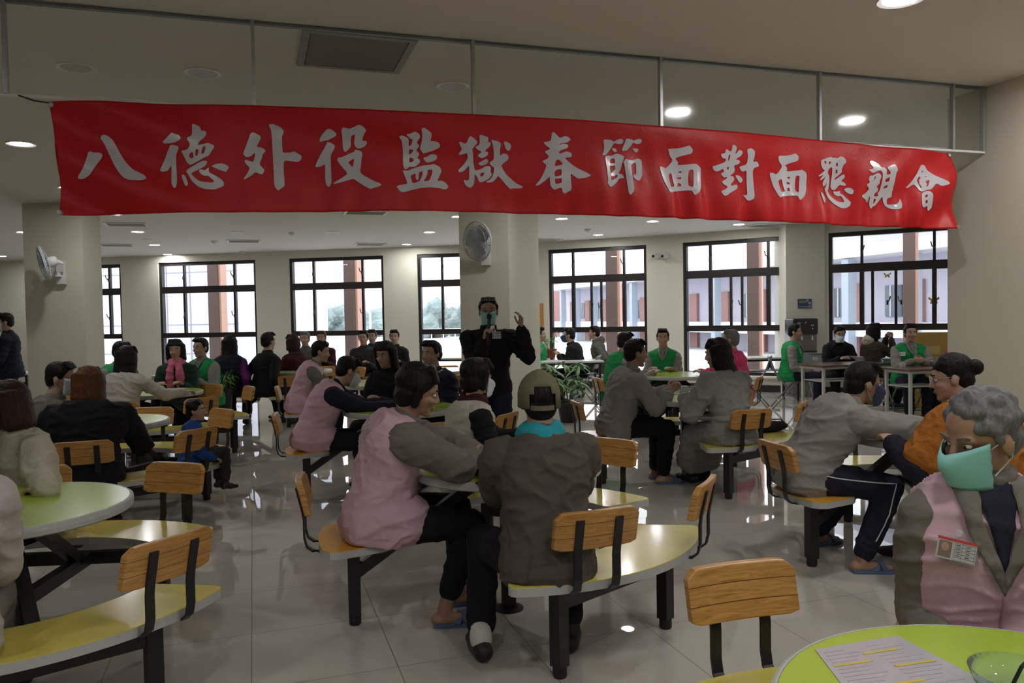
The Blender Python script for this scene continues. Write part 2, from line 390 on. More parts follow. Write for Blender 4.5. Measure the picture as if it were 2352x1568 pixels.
# ------------------------------------------------------------------ wall fans on the pillars
def fan(loc, yaw, tilt, label, blade):
    t = thing('wall_fan', label, 'fan', loc, yaw)
    mbrk = MB().box((0, -.03, -.10), (.10, .06, .30)).box((0, -.09, -.13), (.06, .09, .06)); mbrk.build('wall_bracket', M_white, t)
    Rm = Matrix.Rotation(R(tilt[0]), 3, 'Z') @ Matrix.Rotation(R(90+tilt[1]), 3, 'X'); c = V((0, -.30, .0))
    def tr(mb): mb.v = [Rm @ p + c for p in mb.v]; return mb
    m = MB(); m.lathe([(0, -.13), (.05, -.13), (.065, -.10), (.065, -.03), (.03, 0), (0, 0)], n=20); m.cone((0, 0, -.12), .022, (0, -.04, -.17), .02); tr(m).build('motor_housing', M_white, t, smooth=True)
    cg = MB()
    for rr, z in ((.215, .02), (.215, .035), (.16, .06), (.10, .068), (.16, -.015), (.10, -.025)):
        cg.tube([(rr*math.cos(a), rr*math.sin(a), z) for a in [2*math.pi*k/36 for k in range(36)]], .006 if rr > .2 else .0025, 5, closed=True)
    for k in range(40):
        a = 2*math.pi*k/40
        cg.tube([(q*math.cos(a), q*math.sin(a), z) for q, z in ((.04, .07), (.14, .064), (.2, .045), (.216, .025), (.2, .0), (.1, -.026), (.05, -.03))], .0026, 4, cap=False)
    tr(cg).build('cage', mat('cage_wire', (.6, .62, .64), .4), t)
    for b in range(3):
        bl = MB(); a0 = 2*math.pi*b/3+.5; pr = []; K = 9
        for i in range(K):
            q = .045+.145*i/(K-1); tq = i/(K-1); wv = .34+.50*math.sin(math.pi*min(1, tq*.9+.08))**.6*(1-.25*tq)
            for s in (-1, 1): a = a0+s*wv+.25*tq; pr.append(V((q*math.cos(a), q*math.sin(a), .022+s*.012)))
        n2 = 2*K; bl.v = pr+[p+V((0, 0, .003)) for p in pr]
        for k in range(K-1): bl.f += [(2*k, 2*k+1, 2*k+3, 2*k+2), (n2+2*k, n2+2+2*k, n2+3+2*k, n2+1+2*k), (2*k, 2*k+2, n2+2+2*k, n2+2*k), (2*k+1, n2+1+2*k, n2+3+2*k, 2*k+3)]
        tr(bl).build('fan_blade', blade, t)
    tr(MB().lathe([(0, .075), (.035, .072), (.045, .06), (.04, .0)], n=20)).build('hub_cap', blade, t)
    return t
M_blue = mat('blue_plastic', (.18, .33, .55), .35); M_pale = mat('pale_blue_plastic', (.42, .50, .58), .35)
fan((-5.70, 10.0, 2.26), R(-7), (-48, 14), 'blue bladed wall fan tilted left on the left pillar', M_blue)
fan((-.27, 8.91, 2.33), R(-14), (-30, 6), 'wall fan with clear blades on the middle pillar above the speaker', M_pale)
# ------------------------------------------------------------------ banner with its lettering
def on_curtain(px, py, off=.03):                         # (distance along, height) on the banner's vertical plane
    d = ray(px, py); n = V((CN.x, CN.y, 0)); o = V((P0.x, P0.y, 0))+n*off
    t = (o-V((0, 0, EYE))).dot(n)/d.dot(n); p = V((0, 0, EYE))+d*t
    return (p.xy-P0).dot(CD), p.z
TOP = [on_curtain(*p) for p in ((110, 232), (350, 237), (600, 241), (850, 250), (1100, 263), (1320, 275), (1530, 291), (1700, 303), (1885, 321), (2040, 336), (2190, 350))]
BOT = [on_curtain(*p) for p in ((136, 494), (300, 491), (500, 489), (880, 484), (1150, 488), (1300, 492), (1420, 497), (1600, 502), (1760, 509), (1960, 518), (2194, 527))]
def interp(pl, f):
    L = [0]
    for a, b in zip(pl, pl[1:]): L.append(L[-1]+math.dist(a, b))
    t = f*L[-1]
    for i in range(len(pl)-1):
        if t <= L[i+1] or i == len(pl)-2:
            k = (t-L[i])/(L[i+1]-L[i]); return (pl[i][0]+(pl[i+1][0]-pl[i][0])*k, pl[i][1]+(pl[i+1][1]-pl[i][1])*k)
s0, s1 = TOP[0][0], TOP[-1][0]
def wave(s, z):
    f = (s-s0)/(s1-s0); g = max(0, min(1, (2.62-z)/.55))
    a = .010*g*g*(math.sin(s*23+2*math.sin(s*3.1))*(.25+.75*f)+.6*math.sin(s*41+1.3)*f)
    a += .012*g*math.sin(s*5.3+z*4)+.006*math.sin(z*16+s*1.7)*(1-.5*g)
    a += .014*math.exp(-((f-.0)*9)**2)*math.sin((z-2.6)*18+s*9)+.012*math.exp(-((f-1)*7)**2)*math.sin((z-2.5)*16-s*11)
    a += .008*math.exp(-((f-.62)/.10)**2)*g*math.sin(s*30+z*9)
    return a*1.7
def bpt(s, z, lift=0): q = P0+CD*s+CN*(.03+wave(s, z)+lift); return V((q.x, q.y, z))
ban = thing('red_banner', 'wide red satin banner with fourteen white characters hung across the hall', 'banner', (0, 0, 0))
nu, nv = 420, 44; bm = MB(); g = []
for j in range(nv+1):
    for i in range(nu+1):
        a, b = interp(TOP, i/nu), interp(BOT, i/nu); k = j/nv
        s, z = a[0]+(b[0]-a[0])*k, a[1]+(b[1]-a[1])*k
        if i == 0: s += .012*math.sin(k*math.pi)*1.2
        bm.v.append(bpt(s, z))
for j in range(nv):
    for i in range(nu): q = j*(nu+1)+i; bm.f.append((q, q+nu+1, q+nu+2, q+1))
M_red = mat('red_satin', (.50, .008, .012), .42, var=.05, vscale=14, bump=.08, bscale=60, spec=.3)
cl = bm.build('banner_cloth', M_red, ban, smooth=True)
so = cl.modifiers.new('s', 'SOLIDIFY'); so.thickness = .0015; BAKE.append(cl); cl['_smooth'] = 1
GL = {}
def G(name, ox, oy, *polys): GL[name] = (ox, oy, polys)
G('a', 150, 270, [(51,78,57,75,61,78,76,78,82,81,84,86,80,95,72,107,58,128,50,134,41,138,30,138,28,134,31,128,36,123,44,108,48,96,50,86)], [(77,44,81,38,87,37,95,40,106,49,112,60,121,77,134,98,152,117,178,129,185,138,172,143,144,142,133,137,122,125,111,108,97,80,85,55)])
G('b', 340, 280, [(34,46,50,31,54,26,60,29,70,31,75,38,72,42,62,48,50,50,36,50)], [(51,54,56,53,68,56,70,60,63,76,64,105,66,135,63,150,57,148,53,138,53,98,50,100,44,110,33,112,27,110,28,104,38,84,44,68)],
 [(99,6,104,5,116,11,119,17,120,21,126,20,132,24,129,34,115,46,112,54,128,50,135,48,148,53,150,57,144,65,137,77,130,79,115,88,96,98,88,92,80,76,75,66,84,65,92,61,95,50,87,38,99,32,100,20),(92,75,100,68,102,72,103,81,98,83,95,82),(107,64,113,62,114,66,112,76,109,78,107,75),(123,57,130,55,129,63,126,72,120,73)],
 [(122,88,132,88,134,91,130,99,118,106,104,112,97,117,105,126,118,135,145,137,149,135,148,132,135,121,128,122,121,119,114,111,118,107,124,108,128,110,137,102,137,114,148,119,163,128,171,136,171,143,166,147,150,153,128,152,112,146,98,132,90,117,86,112,89,107)],
 [(76,119,81,119,86,126,90,137,91,141,87,146,83,142,78,130)], [(142,100,153,95,164,93,173,95,181,100,181,104,176,112,172,112,158,107)])
G('c', 520, 280, [(54,26,59,24,63,25,75,31,78,37,74,44,68,56,78,57,87,62,88,66,82,72,80,80,74,95,85,106,85,110,81,117,74,116,65,112,56,121,40,130,38,129,47,116,53,103,42,92,41,86,45,85,53,88,60,90,63,82,65,71,62,70,56,76,48,79,43,78,38,72,39,67,48,44)],
 [(95,6,106,5,115,9,123,13,129,20,128,27,125,32,126,60,127,69,145,69,151,66,157,69,168,75,170,79,167,86,160,90,150,88,129,86,129,110,131,130,131,144,120,151,117,154,108,145,106,100,103,50,101,20,97,12)])
G('d', 700, 280, [(33,40,38,30,50,16,57,16,64,20,71,27,70,32,60,38,50,43,43,43,36,46,33,44)], [(51,45,58,48,67,53,67,60,61,70,58,77,59,100,61,135,57,144,53,145,48,138,46,120,46,94,38,99,25,102,24,97,34,76,45,58)],
 [(82,20,85,13,89,13,100,16,110,12,121,6,128,8,135,14,138,20,132,30,128,43,137,44,140,49,134,57,120,62,114,58,110,50,112,36,113,29,108,30,103,35,103,57,97,64,91,69,87,66,85,58,84,35)],
 [(113,63,120,65,127,68,129,73,127,85,126,100,124,112,130,119,155,133,170,139,173,143,155,149,147,151,135,144,121,135,110,127,97,131,80,136,65,139,64,137,85,125,97,116,83,101,72,86,75,81,83,80,97,74,111,68),(98,91,111,82,109,96,108,102,105,100,99,94)])
G('e', 860, 285, [(55,30,58,26,64,26,74,31,77,36,76,44,77,52,82,47,86,35,80,33,72,24,75,22,80,22,89,17,94,17,102,23,103,30,94,42,99,47,100,51,92,61,99,66,99,70,95,78,101,82,101,88,92,96,86,98,77,97,71,103,66,102,63,92,63,60,61,38),(77,57,82,59,87,58,83,66,77,71),(77,77,81,77,88,80,85,86,79,88,77,87)],
 [(106,10,112,7,120,12,129,20,129,26,126,40,131,38,142,40,147,45,147,50,145,54,130,61,112,67,108,67,101,56,107,36,108,20)], [(109,78,111,76,117,75,126,69,136,69,140,73,139,80,131,85,120,88,116,88,109,81)],
 [(62,105,66,105,74,106,86,101,106,95,125,93,132,91,144,96,149,102,149,109,145,118,140,129,151,128,160,133,166,141,164,145,158,148,146,145,122,143,95,146,75,151,63,154,58,152,49,142,54,138,74,135,70,124),(80,117,90,112,92,114,91,120,94,127,97,127,99,120,98,110,107,107,106,117,100,130,85,134,82,125),(117,105,128,103,129,110,124,125,120,129,109,130,114,122,118,112)])
G('f', 1010, 295, [(66,20,70,16,75,19,85,27,85,33,73,46,75,56,75,66,75,75,78,95,90,93,103,85,113,85,115,90,114,97,117,102,116,107,108,115,92,122,88,120,84,110,78,102,78,115,76,127,71,133,66,133,58,128,53,117,55,116,64,117,66,112,66,84,62,87,56,94,50,98,43,99,41,94,52,83,62,69,63,62,61,55,52,58,43,60,43,56,51,46,44,34,45,29,48,29,58,34,62,30),(90,102,99,99,99,104,93,110,91,108)],
 [(90,16,93,13,105,17,111,20,109,29,115,30,116,35,113,40,105,47,102,51,108,52,110,56,107,61,95,68,85,62,88,58,95,52,86,48,80,41,90,36,91,27)], [(86,79,94,74,104,68,109,71,109,75,104,81,95,84,90,83)],
 [(117,25,121,25,137,30,139,35,136,48,136,60,138,61,142,56,151,57,156,63,154,70,146,76,138,83,142,92,150,104,172,122,187,129,189,132,183,134,165,134,160,136,152,129,131,106,128,112,120,120,110,122,103,120,113,115,119,107,122,95,122,88,116,84,111,77,122,70,122,48,120,35)], [(145,29,152,29,160,34,162,40,159,48,154,50,149,45)])
G('g', 1180, 295, [(85,12,88,8,92,10,104,22,114,17,123,19,128,25,122,31,104,34,102,38,110,34,120,35,123,39,121,44,106,49,101,53,104,57,114,53,118,51,128,54,131,58,130,63,126,65,114,66,126,78,140,89,160,99,171,106,170,108,163,111,150,113,145,114,140,112,126,101,127,115,129,134,128,139,118,145,114,147,109,143,107,134,99,135,90,139,82,130,80,118,80,108,71,117,56,128,48,129,60,114,70,93,73,82,63,74,76,68,79,62,69,52,82,46,80,43,73,38,67,30,75,30,84,27),(90,86,95,71,101,70,109,79,108,82),(90,98,96,93,106,92,106,106,98,108,91,109),(91,113,98,114,106,112,107,123,92,126)])
G('h', 1320, 305, [(64,18,66,15,82,16,87,21,96,15,104,14,109,18,107,24,100,26,88,23,82,35,70,50,63,51,62,49,66,38,66,28)], [(83,35,91,34,95,39,94,43,89,43)], [(111,25,115,13,127,15,132,18,142,14,150,15,150,21,146,25,139,25,131,22,126,30,117,40,107,41,106,38)], [(129,35,143,35,144,40,140,44,136,42)],
 [(69,53,75,51,82,52,94,46,104,49,111,53,110,59,106,70,102,84,97,92,104,93,108,98,108,103,102,103,98,104,94,111,85,119,77,124,69,114,72,108,71,80,69,62),(80,60,84,57,91,58,91,68,79,69),(78,74,85,74,90,73,91,82,79,93),(80,98,87,98,94,94,96,98,93,102,80,109)],
 [(109,66,115,58,120,60,127,62,133,61,142,57,150,59,153,66,153,95,149,102,144,108,136,108,130,102,129,97,133,96,137,90,138,75,137,66,129,70,126,74,127,100,129,130,124,139,120,141,117,136,114,110,111,72)])
G('i', 1450, 315, [(83,27,84,26,108,25,124,21,129,19,138,28,137,33,135,37,118,41,106,44,101,48,108,55,107,62,125,61,148,59,158,67,159,72,158,110,154,121,144,130,140,130,136,120,126,119,100,121,86,126,82,121,72,97,64,67,66,65,73,67,80,69,87,62,94,54,94,48,89,43),(84,85,93,78,95,98,99,110,89,113,86,98),(107,77,116,75,116,80),(107,89,116,89,116,93,107,93),(108,101,116,104,116,110,109,109,105,111,108,107),(131,73,141,72,140,95,139,113,130,109,129,95)])
G('j', 1580, 325, [(97,10,100,8,106,12,107,17,104,29,107,27,112,20,118,22,120,26,117,33,105,41,113,42,116,47,113,51,103,54,106,63,105,69,95,77,103,78,105,83,104,88,97,95,97,100,110,96,112,101,110,107,95,115,86,122,81,122,74,112,88,105,88,100,81,97,76,90,88,83,88,79,83,81,79,79,74,72,82,68,79,61,70,66,64,67,59,63,56,55,66,53,84,46,84,38,79,39,74,35,73,28,82,27,83,19,86,18,92,23,95,23,97,17),(90,32,94,29,93,40,89,44,90,38),(88,58,93,57,91,64,89,63)],
 [(131,18,140,16,147,22,148,27,146,40,145,47,152,45,158,52,157,57,147,60,145,68,147,95,149,125,146,130,139,133,134,132,130,127,123,120,132,121,134,118,132,90,131,65,123,68,119,66,114,57,131,52,132,30,130,24)], [(107,77,109,75,117,77,123,84,123,89,119,93,116,92)])
G('k', 1690, 325, [(92,33,110,33,125,30,132,27,139,34,139,40,136,45,120,49,108,54,114,60,113,68,128,66,142,65,148,64,157,70,159,78,158,110,154,122,144,132,141,130,138,122,120,122,100,125,95,127,91,122,82,102,74,72,76,70,82,71,87,74,91,73,100,60,101,54,94,47),(93,88,101,84,103,100,107,113,98,115,94,98),(113,81,121,79,121,85),(113,91,121,92,121,97,113,96),(115,104,121,106,121,112,115,111,113,113,114,108),(135,77,143,77,142,95,141,116,133,110,133,90)])
G('l', 1800, 340, [(81,29,84,27,103,20,107,22,108,23,113,22,117,24,126,19,132,20,138,26,140,32,133,39,131,48,132,54,123,63,118,66,117,72,130,62,137,58,140,62,139,67,132,73,141,77,145,82,143,84,130,82,128,83,121,92,116,94,109,89,109,75,110,58,108,43,101,46,98,55,104,63,106,75,105,88,102,96,110,108,125,121,141,121,137,112,132,106,126,108,118,104,115,96,124,97,131,95,131,101,137,104,148,114,155,122,152,130,143,135,128,134,116,126,102,112,97,102,93,90,97,88,99,75,96,82,92,86,89,84,88,78,95,63,90,68,83,73,81,71,89,60,84,62,79,65,77,63,84,57,92,50,87,49,82,40,81,34),(87,30,93,30,93,38,91,36),(99,31,105,31,102,37,100,38),(116,33,120,34,121,41,116,41),(117,48,121,49,122,55,118,58,117,53)],
 [(140,92,147,88,154,89,160,95,158,103,153,103,146,99)], [(83,99,87,100,91,106,94,116,92,124,88,121,85,110)])
G('m', 1910, 345, [(86,24,92,23,103,31,108,40,113,40,118,44,118,52,118,56,126,55,126,50,119,41,127,36,135,33,138,36,142,46,138,53,138,75,137,95,137,105,131,107,129,108,129,121,136,122,146,121,152,115,155,107,160,120,158,129,150,133,136,133,126,125,122,115,119,103,113,112,105,123,100,125,96,130,93,126,90,119,91,103,88,103,87,112,84,118,81,114,79,110,72,108,67,102,78,96,85,87,78,77,85,73,82,66,83,60,86,57,89,58,101,51,107,57,107,63,105,69,106,75,100,82,105,86,105,92,99,97,99,103,105,103,110,101,105,97,109,92,110,75,110,52,105,46,97,49,90,52,81,44,90,43,92,39,86,30),(117,66,126,61,126,71,117,72),(117,82,125,78,125,84,117,87),(100,107,106,110,100,121),(94,60,97,58,95,66,89,72,88,72,93,67)])
G('n', 1990, 350, [(123,28,126,27,134,29,138,39,152,53,170,64,177,69,178,73,160,78,150,71,145,76,138,85,130,85,118,90,113,86,106,71,92,81,90,80,100,67,112,48),(126,40,129,43,123,46),(129,55,133,53,135,55),(111,63,117,54,120,57,115,64,117,67,115,70,118,76,119,80,117,82,114,73),(129,66,138,62,137,68,132,78,128,77,132,73)],
 [(117,93,127,88,135,88,142,94,143,110,144,125,136,133,132,128,131,121,122,125,117,125,115,118,116,100),(123,99,129,95,130,101,123,103),(123,110,130,108,130,115,124,117)])
M_let = mat('vinyl_letter', (.56, .54, .58), .25, spec=.5)
def smooth_loop(p):                                      # one corner-cutting pass softens the brush outline
    out = []
    for i, a in enumerate(p):
        b = p[(i+1) % len(p)]
        if math.dist(a, b) > 3: out += [(a[0]*.82+b[0]*.18, a[1]*.82+b[1]*.18), (a[0]*.18+b[0]*.82, a[1]*.18+b[1]*.82)]
        else: out.append(((a[0]+b[0])/2, (a[1]+b[1])/2))
    return out
def character(ox, oy, polys):
    mb = MB()
    for loops in polys:
        pl = [smooth_loop([(l[i], l[i+1]) for i in range(0, len(l), 2)]) for l in loops]
        pts = [[on_curtain(ox+x*10/9.8, oy+y*10/9.8) for x, y in l] for l in pl]
        flat = [q for l in pts for q in l]
        tris = tessellate_polygon([[V((a, b, 0)) for a, b in l] for l in pts])
        work = [tuple(flat[i] for i in t) for t in tris]; done = []
        while work:
            t = work.pop(); e = [math.dist(t[i], t[(i+1) % 3]) for i in range(3)]; m = max(e)
            if m < .03: done.append(t); continue
            i = e.index(m); a, b, c = t[i], t[(i+1) % 3], t[(i+2) % 3]; q = ((a[0]+b[0])/2, (a[1]+b[1])/2)
            work += [(a, q, c), (q, b, c)]
        for t in done:
            cr = (t[1][0]-t[0][0])*(t[2][1]-t[0][1])-(t[1][1]-t[0][1])*(t[2][0]-t[0][0])
            if abs(cr) < 1e-9: continue
            if cr < 0: t = t[::-1]
            mb.add([bpt(s, z, .004) for s, z in t], [(0, 1, 2)])
    o = mb.build('character', M_let, ban)
    b = bmesh.new(); b.from_mesh(o.data); bmesh.ops.remove_doubles(b, verts=b.verts, dist=.0004); b.to_mesh(o.data); b.free()
    return o
for k, (ox, oy, polys) in GL.items(): character(ox, oy, polys)
for px, py in ((116, 240), (138, 488), (2186, 354), (2189, 522)):
    s, z = on_curtain(px, py); mt = Matrix.Rotation(CANG, 3, 'Z') @ Matrix.Rotation(R(90), 3, 'X')
    MB().lathe([(.006, .004), (.012, .006), (.014, .003), (.014, 0)], bpt(s, z, .003), 14, mt).build('eyelet', M_grey, ban)
s, z = on_curtain(113, 236); s2, z2 = on_curtain(40, 217)
tag(MB().tube([bpt(s, z, .004), bpt((s+s2)/2, (z+z2)/2-.008, .01), bpt(s2, z2-.0, .0)], .004, 6).build('hanging_cord', mat('cord', (.05, .035, .03), .8)), 'thin dark cord tying the banner left corner to the screen rail', 'cord')
# ------------------------------------------------------------------ round table units with fixed benches
M_green = mat('lime_laminate', (.42, .56, .055), .22, var=.04, vscale=3, coat=.2)
M_mint = mat('mint_laminate', (.50, .62, .36), .22, var=.04, vscale=3, coat=.2)
M_yel = mat('yellow_laminate', (.66, .56, .12), .25, var=.04, vscale=3, coat=.2)
M_org = mat('orange_laminate', (.74, .36, .035), .25, var=.05, vscale=4, coat=.2)
M_edge = mat('pale_edge', (.44, .45, .44), .5)
def wood_mat():
    m, nt, b = nodes('varnished_wood'); N = nt.nodes.new; L = nt.links.new
    tc = N('ShaderNodeTexCoord'); mp = N('ShaderNodeMapping'); mp.inputs['Scale'].default_value = (3, 3, 30); L(tc.outputs['Object'], mp.inputs[0])
    n = N('ShaderNodeTexNoise'); n.inputs['Scale'].default_value = 3; n.inputs['Detail'].default_value = 6; n.inputs['Distortion'].default_value = 1.2; L(mp.outputs[0], n.inputs[0])
    cr = N('ShaderNodeValToRGB'); cr.color_ramp.elements[0].position = .3; cr.color_ramp.elements[0].color = (.36, .165, .035, 1); cr.color_ramp.elements[1].position = .7; cr.color_ramp.elements[1].color = (.60, .33, .10, 1)
    L(n.outputs[0], cr.inputs[0])
    sp = N('ShaderNodeSeparateXYZ'); L(tc.outputs['Object'], sp.inputs[0])
    md = N('ShaderNodeMath'); md.operation = 'PINGPONG'; md.inputs[1].default_value = .027; L(sp.outputs['Z'], md.inputs[0])
    lt = N('ShaderNodeMath'); lt.operation = 'LESS_THAN'; lt.inputs[1].default_value = .0012; L(md.outputs[0], lt.inputs[0])
    mx = N('ShaderNodeMix'); mx.data_type = 'RGBA'; L(lt.outputs[0], mx.inputs[0]); L(cr.outputs[0], mx.inputs[6]); mx.inputs[7].default_value = (.12, .04, .01, 1)
    L(mx.outputs[2], b.inputs['Base Color']); b.inputs['Roughness'].default_value = .33
    return m
M_wood = wood_mat()
SEATZ = .44
def pol(r, a): return (r*math.cos(a), r*math.sin(a))
def ring_poly(r0, r1, a0, a1, n=22, cr=.03):             # bench outline with eased corners
    da0, da1 = cr/r0, cr/r1; P = []
    for k in range(n+1): a = a0+da1+(a1-a0-2*da1)*k/n; P.append(pol(r1, a))
    P.append(pol(r1-cr*.35, a1-da1*.35)); P.append(pol(r1-cr, a1)); P.append(pol(r0+cr, a1)); P.append(pol(r0+cr*.35, a1-da0*.35))
    for k in range(n+1): a = a1-da0-(a1-a0-2*da0)*k/n; P.append(pol(r0, a))
    P.append(pol(r0+cr*.35, a0+da0*.35)); P.append(pol(r0+cr, a0)); P.append(pol(r1-cr, a0)); P.append(pol(r1-cr*.35, a0+da1*.35))
    return P
def slab(poly, z1, th, name, mtop, root):
    t = MB().prism(poly, z1-.004, z1, bottom=False).build(name, mtop, root)
    MB().prism(poly, z1-th, z1-.0041).build('edge_band', M_edge, t)
    return t
def backrest(root, th):
    ca = MB(); W, H, T = .37, .158, .030; n = 12; tilt = R(13); z0 = .585; rad = .975; cv = .62
    Rz = Matrix.Rotation(th, 3, 'Z')
    def pt(u, h, t):                                     # u along, h up, t outward thickness
        a = u/cv; rr = rad+(cv*math.cos(a)-cv)*.55+t+h*math.tan(tilt)
        return Rz @ V((rr, cv*math.sin(a), z0+h))
    us = [-W/2+W*k/n for k in range(n+1)]
    def prof(u):                                         # chamfered upper corners
        e = abs(u)-(W/2-.035); return H-(max(0, e)/.035)**1.2*.028, max(0, e)/.035*.012
    vs = []; fs = []
    for u in us:
        h, l = prof(u); vs += [pt(u, l, 0), pt(u, h, 0), pt(u, h, T), pt(u, l, T)]
    for i in range(n):
        for k in range(4): fs.append((4*i+k, 4*i+(k+1) % 4, 4*(i+1)+(k+1) % 4, 4*(i+1)+k))
    fs += [(3, 2, 1, 0), tuple(4*n+k for k in (0, 1, 2, 3))]
    # slats lie in the mesh frame of the backrest itself so the grooves sit level on it
    ca.add([p-V((0, 0, z0)) for p in vs], fs)
    b = ca.build('backrest', M_wood, root, bevel=.005); b.location = (0, 0, z0)
    for s in (-1, 1):
        u = s*.085; a = u/cv; off = Rz @ V((0, cv*math.sin(a), 0)); o3 = V((off.x, off.y, 0)); dx = rad+(cv*math.cos(a)-cv)*.55+T
        path = [(.83, SEATZ-.040), (.93, SEATZ-.040), (.965, SEATZ-.034), (.992, SEATZ-.012), (1.002, SEATZ+.03), (1.002, z0-.03), (dx+.006, z0+.01), (dx+.006+.115*math.tan(tilt), z0+.125)]
        MB().sweep([Rz @ V((r, 0, z))+o3-V((0, 0, z0)) for r, z in path], .034, .009, up=(Rz @ V((1, 0, .35)))).build('strut', M_black, b)
def table_unit(name, mtop, label, loc, rot=0):
    t = thing(name, label, 'canteen table', (loc[0], loc[1], 0), R(rot), 'round canteen tables with fixed benches')
    top = MB().lathe([(0, .7500), (.466, .7500), (.466, .746), (0, .746)][::-1], n=56).build('tabletop', mtop, t)
    MB().lathe([(0, .706), (.470, .706), (.480, .712), (.482, .730), (.480, .745), (.472, .7502), (.467, .7502), (.467, .7455), (0, .7455)], n=56).build('edge_band', M_edge, top, smooth=False)
    MB().box((0, 0, .365), (.075, .075, .68)).build('post', M_black, t)
    MB().lathe([(0, .0), (.075, .0), (.075, .008), (.05, .014), (0, .014)], n=24).build('foot_plate', M_black, t)
    MB().lathe([(0, .695), (.22, .695), (.22, .706), (0, .706)], n=28).build('mounting_plate', M_black, t)
    for bi, (c, half) in enumerate(((-47.5, 42), (72.5, 42))):
        before = set(t.children)
        slab(ring_poly(.625, .955, R(c-half), R(c+half)), SEATZ, .038, 'bench_seat', M_yel, t)
        for s in (-1, 1):
            p = pol(.80, R(c+s*27)); L = MB().box((*p, .225), (.058, .058, .355), Matrix.Rotation(R(c), 3, 'Z')).build('leg', M_black, t)
            MB().lathe([(0, 0), (.026, 0), (.030, .008), (.030, .046), (0, .046)], (*p, 0), 14).build('rubber_foot', M_rubber, L)
            backrest(t, R(c+s*21.5))
        a, b = V((*pol(.80, R(c-27)), .315)), V((*pol(.80, R(c+27)), .315)); MB().bar(a, b, .045, .06).build('cross_beam', M_black, t)
        m = (a+b)/2; MB().bar(m, (0, 0, .315), .05, .06).build('radial_beam', M_black, t)
        d = m.normalized(); MB().bar((m.x*.86, m.y*.86, .33), (m.x*.10, m.y*.10, .70), .05, .05).build('diagonal_brace', M_black, t)
        for ch in set(t.children)-before: ch['_b'] = bi
    c = 192.5
    P = ring_poly(.60, .94, R(c-17), R(c+17), 12, .06)
    slab(P, SEATZ, .038, 'single_seat', M_org, t); backrest(t, R(c))
    p = pol(.775, R(c)); L = MB().box((*p, .225), (.06, .06, .355), Matrix.Rotation(R(c), 3, 'Z')).build('leg', M_black, t)
    MB().lathe([(0, 0), (.026, 0), (.030, .008), (.030, .046), (0, .046)], (*p, 0), 14).build('rubber_foot', M_rubber, L)
    MB().bar((p[0], p[1], .25), (pol(.12, R(c))[0], pol(.12, R(c))[1], .69), .05, .055).build('diagonal_brace', M_black, t)
    flush()
    return t
TABS = {  # centre on the floor, turn, label
 'T1': (-.04, 3.98, 0, 'lime round canteen table at centre with the man in a cap on its bench'),
 'T2': (-2.12, 3.24, 0, 'round canteen table at left front where the woman in a cream cardigan leans'),
 'T3': (-.95, 6.58, 0, 'round canteen table behind the centre one, beside the pink vest with navy sleeves'),
 'T4': (2.50, 4.74, 0, 'round canteen table at right where the woman in an orange shawl sits'),
 'T5': (-3.16, 6.0, 0, 'round canteen table at left where the woman in a black coat sits'),
 'T6': (.95, 1.37, 0, 'round canteen table nearest the camera with a printed sheet on it'),
 'T7': (1.55, 7.05, -3, 'round canteen table of the grey robed woman, with a tray on it'),
 'T8': (2.0, 9.65, 0, 'round canteen table behind the grey robed woman, by the hot pink jacket'),
 'T9': (-.95, 11.3, 0, 'round canteen table left of the standing speaker, near the window wall'),
 'T10': (-3.88, 8.5, -15, 'round canteen table where the woman in a cream blazer sits'),
 'T11': (-1.72, 9.2, 0, 'round canteen table of the farther pink vest with grey sleeves'),
 'T12': (-3.2, 11.75, -12, 'round canteen table deep at left, with the purple coat on its bench')}
proto = None
for k, (x, y, r, lab) in TABS.items():
    if proto is None: proto = table_unit('canteen_table', M_green, lab, (x, y), r)
    else:
        n = dup(proto, (x, y, 0), R(r), lab)
        for ch in n.children:
            if '_b' in ch: ch.rotation_euler.z = R({'T2': (-2, 22), 'T6': (0, 12)}.get(k, (0, 0))[ch['_b']])
for o in list(bpy.data.objects):
    if '_b' in o: del o['_b']

# ------------------------------------------------------------------ folding tables and chairs by the windows
M_top = mat('brown_laminate', (.12, .065, .04), .25); M_ivory = mat('ivory_steel', (.50, .51, .47), .45)
M_chair = mat('grey_steel', (.22, .225, .235), .38, metal=.2); M_pad = mat('grey_panel', (.27, .28, .29), .5)
def fold_table(loc, rz, L, label, legs=M_ivory, top=M_top, W=.58):
    t = thing('folding_table', label, 'folding table', (loc[0], loc[1], 0), rz, 'folding tables by the windows')
    MB().box((L/2, W/2, .735), (L, W, .028)).build('tabletop', top, t, bevel=.004)
    MB().box((L/2, W/2, .705), (L-.06, W-.06, .03)).build('apron', legs, t)
    for x in (.06, L-.06):
        for y in (.06, W-.06): MB().box((x, y, .35), (.034, .034, .70)).build('leg', legs, t)
        MB().bar((x, .06, .12), (x, W-.06, .12), .025).build('stretcher', legs, t)
    MB().box((L/2, W/2, .52), (L-.1, W-.2, .012)).build('lower_shelf', legs, t)
    return t
